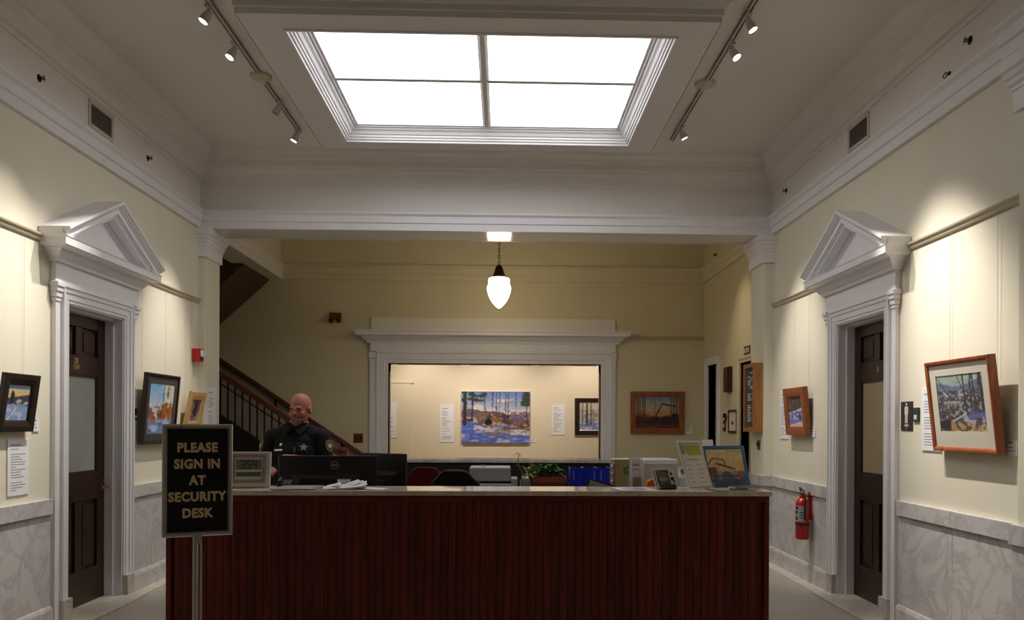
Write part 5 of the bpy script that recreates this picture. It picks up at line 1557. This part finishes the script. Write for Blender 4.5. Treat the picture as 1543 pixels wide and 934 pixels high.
# trailing pale plant and terracotta planter
t = thing('potted_plant', 'leafy green plant in a terracotta trough on the credenza', 'plant', (0.42, 7.10, ZR))
MB().box(-0.16, 0.16, -0.085, 0.085, 0.0, 0.035).build('saucer', M_terra, t, 0.006)
m = MB()
q0 = [(-0.115, -0.065), (0.115, -0.065), (0.115, 0.065), (-0.115, 0.065)]
m.add([(x, y, 0.03) for x, y in q0] + [(x * 1.2, y * 1.2, 0.22) for x, y in q0] + [(x * 1.2, y * 1.2, 0.22) for x, y in q0], [(3, 2, 1, 0), (0, 1, 5, 4), (1, 2, 6, 5), (2, 3, 7, 6), (3, 0, 4, 7), (4, 5, 6, 7)])
m.build('planter', M_terra, t, 0.006)
MB().mold([(-0.018, 0.218), (0.008, 0.218), (0.008, 0.272), (-0.018, 0.272)], [(-0.138, -0.078), (-0.138, 0.078), (0.138, 0.078), (0.138, -0.078)], closed=True, side=-1).build('rim', M_terra, t)
MB().box(-0.125, 0.125, -0.066, 0.066, 0.22, 0.262).build('soil', M_soil, t)
rng = random.Random(12)
lm = {}
for k, mm in ((0, M_leaf), (1, M_leaf2)):
    q = MB(); leaf_mesh(q, (0, 0, 0), (1, 0, 0.35), (0, 0, 1), 1.0, 0.62, 0.4); lm[k] = q.mesh('leaf', [mm])
def add_leaf(k, p, az, el, s):
    o = bpy.data.objects.new('leaf', lm[k]); COL.objects.link(o); o.parent = t
    o.location = p; o.rotation_euler = (rng.uniform(-0.4, 0.4), -el, az); o.scale = (s, s, s)
for i in range(78):
    x = rng.uniform(-0.12, 0.085); y = rng.uniform(-0.06, 0.06)
    hgt = 0.27 + rng.random() * (0.10 - 0.25 * (x - 0.02) ** 2)
    add_leaf(0, (x, y, hgt), rng.uniform(0, 6.28), rng.uniform(-0.5, 0.6), rng.uniform(0.045, 0.085))
for i in range(46):
    x = rng.uniform(-0.235, -0.10); y = rng.uniform(-0.10, -0.02)
    add_leaf(1, (x, y, 0.27 + rng.random() * 0.09 + (x + 0.235) * 0.15), rng.uniform(0, 6.28), rng.uniform(-0.5, 0.6), rng.uniform(0.03, 0.05))
m = MB()
for i in range(16):
    x = rng.uniform(-0.1, 0.1)
    m.tube([(x, 0, 0.25), (x * 1.2 + rng.uniform(-0.02, 0.02), rng.uniform(-0.05, 0.05), 0.30), (x * 1.4 - (0.08 if i % 3 == 0 else 0), rng.uniform(-0.08, 0.06), 0.34)], 0.0025, 5)
m.build('stems', M_stem, t)

# blue binders
for i, (x, lab) in enumerate(((0.600, 'nearest to the plant'), (0.718, 'middle one of three'), (0.836, 'farthest from the plant'))):
    t = thing('ring_binder', 'glossy blue ring binder on the credenza, %s' % lab, 'binder', (x + 0.052, 7.08, ZR), (0, 0, 0.02 * (i - 1)), group='blue binders on the credenza')
    m = MB().box(-0.057, 0.057, -0.145, -0.141, 0, 0.355).box(-0.057, -0.054, -0.141, 0.14, 0, 0.355).box(0.054, 0.057, -0.141, 0.14, 0, 0.355)
    m.build('cover', M_blue, t, 0.0015)
    MB().box(-0.05, 0.05, -0.12, 0.13, 0.012, 0.335).build('pages', M_paper, t)
    m = MB().box(-0.03, 0.03 if i in (0, 1) else -0.005, -0.1465, -0.145, 0.145, 0.185)
    m.build('spine_label', M_paper, t)
    MB().box(-0.034 if i % 2 == 0 else 0.025, -0.026 if i % 2 == 0 else 0.033, -0.1462, -0.145, 0.25 if i != 1 else 0.16, 0.33).build('spine_stripe', mat('pale_blue_print', (130, 144, 214), 0.5), t)

# ================================================================= office chairs
def chair(label, loc, rz, fabric, kind):
    t = thing('office_chair', label, 'chair', loc, (0, 0, rz), group='office chairs behind the desk')
    for k in range(5):
        a = k * 2 * math.pi / 5 + 0.3
        c, s = math.cos(a), math.sin(a)
        MB().tube([(0.03 * c, 0.03 * s, 0.11), (0.16 * c, 0.16 * s, 0.095), (0.29 * c, 0.29 * s, 0.07)], [0.026, 0.02, 0.015], 8).build('base_leg', M_black, t)
        m = MB()
        for q in (-1, 1):
            m.lathe([(0, -0.01), (0.026, -0.01), (0.028, 0), (0.026, 0.01), (0, 0.01)], 14, (0.29 * c - s * 0.014 * q, 0.29 * s + c * 0.014 * q, 0.0285), Matrix.Rotation(a + R90, 3, 'Z') @ Matrix.Rotation(R90, 3, 'Y'))
        m.build('caster', M_blackm, t)
    MB().lathe([(0, 0.09), (0.03, 0.09), (0.03, 0.25), (0.02, 0.26), (0.02, 0.42), (0, 0.42)], 18).build('gas_column', M_black, t)
    MB().box(-0.11, 0.11, -0.11, 0.11, 0.41, 0.445).build('mechanism', M_black, t, 0.01)
    MB().box(-0.235, 0.235, -0.23, 0.23, 0.445, 0.515).build('seat', fabric if kind == 'pad' else M_mesh, t, 0.034, seg=4)
    # backrest at -y side (its back faces the desk front)
    k = 14; rows = []; v = []; f = []
    for j in range(k + 1):
        u = j / k
        z = 0.60 + 0.53 * u if kind == 'pad' else 0.60 + 0.525 * u
        wv = (0.205 if kind == 'pad' else 0.20) * (0.86 + 0.14 * math.sin(math.pi * min(u * 1.1, 1)))
        if u > 0.8: wv *= 1 - 0.22 * ((u - 0.8) / 0.2) ** 2
        yb = -0.20 - 0.045 * u + 0.03 * math.sin(math.pi * u)
        for i in range(9):
            q = -1 + i / 4.0
            v.append((q * wv, yb + 0.05 * q * q, z - 0.06 * q ** 4 * max(0.0, (u - 0.6) / 0.4) ** 2))
    n9 = 9
    off = len(v); th = 0.05 if kind == 'pad' else 0.016
    v2 = [(x, y - th, z) for x, y, z in v]
    for j in range(k):
        for i in range(8):
            a = j * n9 + i
            f.append((a, a + 1, a + n9 + 1, a + n9)); f.append((off + a, off + a + n9, off + a + n9 + 1, off + a + 1))
    for i in range(8):
        f.append((i, off + i, off + i + 1, i + 1)); a = k * n9 + i; f.append((a, a + 1, off + a + 1, off + a))
    for j in range(k):
        a = j * n9; f.append((a, a + n9, off + a + n9, off + a)); b = a + 8; f.append((b, off + b, off + b + n9, b + n9))
    m = MB(); m.add(v + v2, f, 0, True)
    o = m.build('backrest', fabric, t, 0.012 if kind == 'pad' else 0.004, sharp=60)
    if kind != 'pad':
        # outer rim of the mesh back
        rim = []
        for j in range(k + 1): rim.append(v[j * n9])
        for i in range(1, 9): rim.append(v[k * n9 + i])
        for j in range(k - 1, -1, -1): rim.append(v[j * n9 + 8])
        MB().tube([(x, y - th / 2, z) for x, y, z in rim], 0.017, 8).build('back_rim', M_black, t)
        MB().box(-0.17, 0.17, -0.265, -0.245, 0.98, 1.02).build('lumbar_bar', M_black, t, 0.006)
    MB().tube([(0, -0.10, 0.43), (0, -0.24, 0.45), (0, -0.29, 0.55), (0, -0.275, 0.75)], 0.02, 8).build('back_support', M_black, t)
    for sx in (-1, 1):
        m = MB().tube([(sx * 0.22, 0.0, 0.46), (sx * 0.275, 0.0, 0.50), (sx * 0.28, 0.0, 0.66)], 0.014, 8)
        m.build('arm_post', M_black, t)
        MB().box(sx * 0.255, sx * 0.305, -0.11, 0.11, 0.66, 0.69).build('armrest', M_black, t, 0.01)
    return t


chair('maroon padded office chair behind the desk', (-0.675, 6.98, 0), 0.1, M_maroon, 'pad')
chair('black mesh back office chair beside the maroon chair', (-0.35, 6.43, 0), -0.1, M_mesh, 'mesh')

# ================================================================= the security guard
def hand(m, wrist, d, nrm, flip, curl=0.9, spread=0.18, sc=1.0):
    """palm and five fingers; d = wrist-to-knuckles direction, nrm = back of the hand"""
    d = Vector(d).normalized(); n = Vector(nrm); n = (n - d * n.dot(d)).normalized()
    s = d.cross(n) * flip                      # towards the thumb
    W = Vector(wrist)
    Mx = Matrix((s * 0.042 * sc, d * 0.052 * sc, n * 0.017 * sc)).transposed()
    m.ell(W + d * 0.055 * sc, (1, 1, 1), M=Mx)
    for k, (off, ln) in enumerate(((0.030, 0.070), (0.011, 0.078), (-0.009, 0.073), (-0.028, 0.058))):
        p = W + d * 0.088 * sc + s * off * sc
        a = 0.25 * curl
        q = d
        for i, fr in enumerate((0.45, 0.32, 0.23)):
            ang = a + i * 0.55 * curl
            dir_ = (d * math.cos(ang) - n * math.sin(ang) + s * off * spread * 8).normalized()
            p2 = p + dir_ * ln * fr * sc
            m.cap(p, p2, (0.0095 - 0.0008 * i) * sc, (0.009 - 0.001 * i) * sc, seg=10)
            p = p2
    p = W + d * 0.025 * sc + s * 0.032 * sc
    p2 = p + (s * 0.6 + d * 0.7 - n * 0.25).normalized() * 0.040 * sc
    p3 = p2 + (s * 0.15 + d * 0.9 - n * 0.35).normalized() * 0.032 * sc
    m.cap(p, p2, 0.0125 * sc, 0.0105 * sc, seg=10); m.cap(p2, p3, 0.0105 * sc, 0.009 * sc, seg=10)


GX, GY, GR = -1.652, 6.45, -0.10
g = thing('person', 'bald bearded guard in dark uniform with star badge behind the desk', 'person', (GX, GY, 0), (0, 0, GR))
b = MB()
# legs and shoes
for sx in (-1, 1):
    b.cap((sx * 0.095, 0.0, 0.90), (sx * 0.11, 0.0, 0.50), 0.098, 0.068)
    b.cap((sx * 0.11, 0.0, 0.50), (sx * 0.115, 0.02, 0.10), 0.068, 0.050)
    b.ell((sx * 0.12, -0.06, 0.045), (0.05, 0.135, 0.045))
# trunk
b.ell((0, 0.0, 0.94), (0.175, 0.125, 0.14))
b.ell((0, -0.025, 1.08), (0.182, 0.145, 0.16))
b.ell((0, -0.012, 1.24), (0.192, 0.132, 0.17))
b.ell((0, 0.0, 1.33), (0.19, 0.115, 0.12))
b.cap((-0.165, 0.005, 1.392), (0.165, 0.005, 1.392), 0.070, 0.070)
for sx in (-1, 1):
    b.cap((sx * 0.15, 0.01, 1.415), (sx * 0.045, 0.015, 1.475), 0.05, 0.045)
b.cap((0.005, 0.012, 1.42), (0.03, -0.006, 1.555), 0.066, 0.060)
# head: turned a little towards the picture's left, tipped down
HQ = Matrix.Rotation(-0.12, 3, 'Z') @ Matrix.Rotation(0.10, 3, 'X')
HC = Vector((0.035, -0.02, 1.595))
def hp(x, y, z): return HC + HQ @ Vector((x, y, z))
def hell(c, r): b.ell(hp(*c), r, M=HQ)
hell((0, 0.012, 0.045), (0.078, 0.096, 0.095))          # cranium
hell((0, -0.03, -0.01), (0.066, 0.066, 0.085))          # face
hell((0, -0.045, -0.068), (0.048, 0.048, 0.036))        # jaw
hell((0, -0.082, -0.088), (0.024, 0.018, 0.018))        # chin
for sx in (-1, 1):
    hell((sx * 0.042, -0.062, -0.022), (0.026, 0.026, 0.026))   # cheek
    hell((sx * 0.028, -0.083, 0.030), (0.024, 0.012, 0.010))    # brow
    hell((sx * 0.078, 0.012, 0.0), (0.012, 0.022, 0.034))       # ear
    hell((sx * 0.012, -0.101, -0.020), (0.009, 0.011, 0.008))   # nostril
b.cap(hp(0, -0.092, 0.018), hp(0, -0.112, -0.014), 0.010, 0.0135)
hell((0, -0.094, -0.047), (0.024, 0.010, 0.006)); hell((0, -0.092, -0.058), (0.021, 0.011, 0.007))
# arms
b.cap((-0.205, 0.005, 1.385), (-0.272, -0.02, 1.13), 0.068, 0.052)
b.cap((-0.272, -0.02, 1.13), (-0.155, -0.235, 1.13), 0.054, 0.040)
b.cap((0.205, 0.005, 1.385), (0.262, -0.03, 1.125), 0.068, 0.053)
b.cap((0.262, -0.03, 1.135), (0.115, -0.235, 1.215), 0.054, 0.038)
hand(b, (-0.145, -0.25, 1.135), (0.55, -0.75, 0.05), (-0.35, -0.2, 1.0), 1, curl=1.0)
hand(b, (0.105, -0.25, 1.222), (-0.97, -0.2, 0.13), (0.1, -0.45, 1.0), 1, curl=0.8)
me = b.mesh('body_raw', [M_navy])
tmp = bpy.data.objects.new('tmp', me); COL.objects.link(tmp)
md = tmp.modifiers.new('r', 'REMESH'); md.mode = 'VOXEL'; md.voxel_size = 0.0052; md.use_smooth_shade = True
md2 = tmp.modifiers.new('s', 'SMOOTH'); md2.factor = 0.5; md2.iterations = 3
dg = bpy.context.evaluated_depsgraph_get()
bm2 = bpy.data.meshes.new_from_object(tmp.evaluated_get(dg))
bpy.data.objects.remove(tmp); bpy.data.meshes.remove(me)
bm2.name = 'body'
bm2.materials.clear()
for q in (M_navy, M_skin, M_black): bm2.materials.append(q)
n = len(bm2.polygons)
cen = np.zeros(n * 3, np.float32); bm2.polygons.foreach_get('center', cen); cen = cen.reshape(-1, 3)
mi = np.zeros(n, np.int32)
neck = (cen[:, 2] > 1.475) & ((np.hypot(cen[:, 0] - 0.02, cen[:, 1] - 0.0) < 0.078) | (cen[:, 2] > 1.515))
mi[neck] = 1
for w0, d0 in (((-0.145, -0.25, 1.135), (0.55, -0.75, 0.05)), ((0.105, -0.25, 1.222), (-0.97, -0.2, 0.13))):
    dv = Vector(d0).normalized()
    rel = cen - np.array(w0)
    al = rel @ np.array(dv)
    mi[(al > 0.0) & (np.linalg.norm(rel, axis=1) < 0.24) & (np.linalg.norm(rel - np.outer(al, np.array(dv)), axis=1) < 0.085) & (cen[:, 1] < -0.21)] = 1
mi[cen[:, 2] < 0.095] = 2
bm2.polygons.foreach_set('material_index', mi)
bm2.polygons.foreach_set('use_smooth', np.ones(n, bool))
bo = bpy.data.objects.new('body', bm2); COL.objects.link(bo); bo.parent = g
# eyes, glasses, beard
for sx in (-1, 1):
    MB().ell(hp(sx * 0.028, -0.078, 0.014), (0.0115, 0.0095, 0.0085), M=HQ, seg=14, rings=8).build('eye', mat('eye_white', (200, 190, 182), 0.3), g)
    MB().ell(hp(sx * 0.028, -0.0865, 0.013), (0.005, 0.003, 0.005), M=HQ, seg=10, rings=6).build('iris', M_blackm, g)
gl = MB()
for sx in (-1, 1):
    gl.tube([hp(sx * (0.032) + 0.022 * math.cos(a), -0.104, 0.010 + 0.015 * math.sin(a)) for a in np.linspace(0, 2 * math.pi, 18, endpoint=False)], 0.0017, 6, closed=True)
    gl.tube([hp(sx * 0.054, -0.103, 0.015), hp(sx * 0.074, -0.07, 0.016), hp(sx * 0.080, 0.01, 0.012)], 0.0016, 6)
gl.tube([hp(-0.011, -0.105, 0.014), hp(0, -0.110, 0.018), hp(0.011, -0.105, 0.014)], 0.0017, 6)
gl.build('eyeglasses', M_bronze, g)
bd = MB()
bd.ell(hp(0, -0.083, -0.088), (0.034, 0.024, 0.028), M=HQ)
for sx in (-1, 1):
    bd.ell(hp(sx * 0.030, -0.080, -0.068), (0.012, 0.017, 0.030), M=HQ)
    bd.ell(hp(sx * 0.016, -0.098, -0.036), (0.019, 0.010, 0.0075), M=HQ)
bd.build('beard', M_beard, g)
# collar, tie bar, plackets
cl = MB()
for sx in (-1, 1):
    cl.add([(sx * 0.004, -0.098, 1.445), (sx * 0.075, -0.03, 1.49), (sx * 0.072, 0.03, 1.505), (sx * 0.105, -0.045, 1.462), (sx * 0.062, -0.112, 1.405)],
           [(0, 1, 3, 4), (1, 2, 3)])
    cl.add([(sx * 0.004, -0.102, 1.447), (sx * 0.076, -0.033, 1.493), (sx * 0.107, -0.048, 1.464), (sx * 0.064, -0.118, 1.403)], [(0, 1, 2, 3)])
cl.mold([(0, 1.44), (0.006, 1.44), (0.006, 1.498), (0, 1.498)], [(0.012 + 0.080 * math.sin(a), 0.008 + 0.078 * math.cos(a)) for a in np.linspace(0.0, 2 * math.pi, 28, endpoint=False)], closed=True, side=-1)
cl.build('collar', M_navy, g)


def on_chest(x, z):
    """point on the front of the body at (x, z), by casting a ray along +y in the guard's frame"""
    ok, p, nn, i = bo.ray_cast(Vector((x, -1.0, z)), Vector((0, 1, 0)))
    return (p, nn) if ok else (Vector((x, -0.14, z)), Vector((0, -1, 0)))


def star_poly(r1, r2, n=5): return [((r1 if k % 2 == 0 else r2) * math.sin(k * math.pi / n), (r1 if k % 2 == 0 else r2) * math.cos(k * math.pi / n)) for k in range(2 * n)]


def badge(name, x, z, poly, m_, th=0.004, lift=0.001, pn=None):
    p, nn = pn if pn else on_chest(x, z)
    q = Vector((0, -1, 0)).rotation_difference(nn)
    mb = MB().prism(poly, -th, 0.004, 'y')
    o = mb.build(name, m_, g)
    o.location = p + nn * lift; o.rotation_euler = q.to_euler()
    return o


bpy.context.view_layer.update()
badge('star_badge', 0.095, 1.305, star_poly(0.036, 0.015), M_silver)
badge('name_plate', -0.105, 1.282, [(-0.038, -0.0065), (0.038, -0.0065), (0.038, 0.0065), (-0.038, 0.0065)], M_silver)
badge('pin', -0.09, 1.325, [(0.012 * math.cos(a), 0.012 * math.sin(a)) for a in np.linspace(0, 6.28, 12, endpoint=False)], M_silver)
badge('collar_pin', -0.055, 1.432, [(-0.014, -0.006), (0.014, -0.006), (0.014, 0.006), (-0.014, 0.006)], mat('dull_pin', (110, 112, 112), 0.4, 0.6), lift=0.012)
badge('collar_pin', 0.055, 1.432, [(0.013 * math.cos(a), 0.011 * math.sin(a)) for a in np.linspace(0, 6.28, 12, endpoint=False)], M_silver, lift=0.012)
badge('microphone_clip', 0.03, 1.285, [(-0.007, -0.022), (0.007, -0.022), (0.009, 0.022), (-0.005, 0.022)], mat('dull_pin', (110, 112, 112)), 0.008)
shield = [(-0.030, 0.042), (0, 0.05), (0.030, 0.042), (0.034, 0.0), (0.022, -0.036), (0, -0.05), (-0.022, -0.036), (-0.034, 0.0)]
for sx in (1, -1):
    d_ = Vector((-sx * 0.75, 0.66, 0)).normalized()
    ok, p, nn, i = bo.ray_cast(Vector((sx * 0.235, 0.0, 1.315)) - d_ * 0.6, d_)
    if not ok: p, nn = Vector((sx * 0.27, -0.04, 1.315)), Vector((sx * 0.7, -0.7, 0))
    nn = (nn + Vector((0, -0.25, 0))).normalized()
    pt = badge('shoulder_patch', 0, 0, shield, M_patch, 0.005, 0.003, (p, nn))
    mb = MB().prism([(x * 0.8, z * 0.8) for x, z in shield], -0.0062, 0.0, 'y').build('patch_field', mat('olive_dark_patch', (92, 96, 50), 0.7), pt)
    MB().prism(star_poly(0.024, 0.0125), -0.0075, 0.0, 'y').build('patch_star', M_plastic_w, pt)
bl = MB()
bl.mold([(0, 0.965), (0.010, 0.965), (0.010, 1.005), (0, 1.005)], [(0.182 * math.sin(a), -0.012 + 0.142 * math.cos(a)) for a in np.linspace(0, 2 * math.pi, 32, endpoint=False)], closed=True, side=-1)
bl.build('belt', M_black, g)
# the paper he holds
t = thing('held_paper', 'pale sheet of paper held in the guard\'s lower hand', 'paper', (GX - 0.155, GY - 0.385, 1.055), (-0.35, 0.08, -0.1))
MB().box(-0.05, 0.05, 0, 0.0012, -0.075, 0.075).build('sheet', M_plastic_g, t)
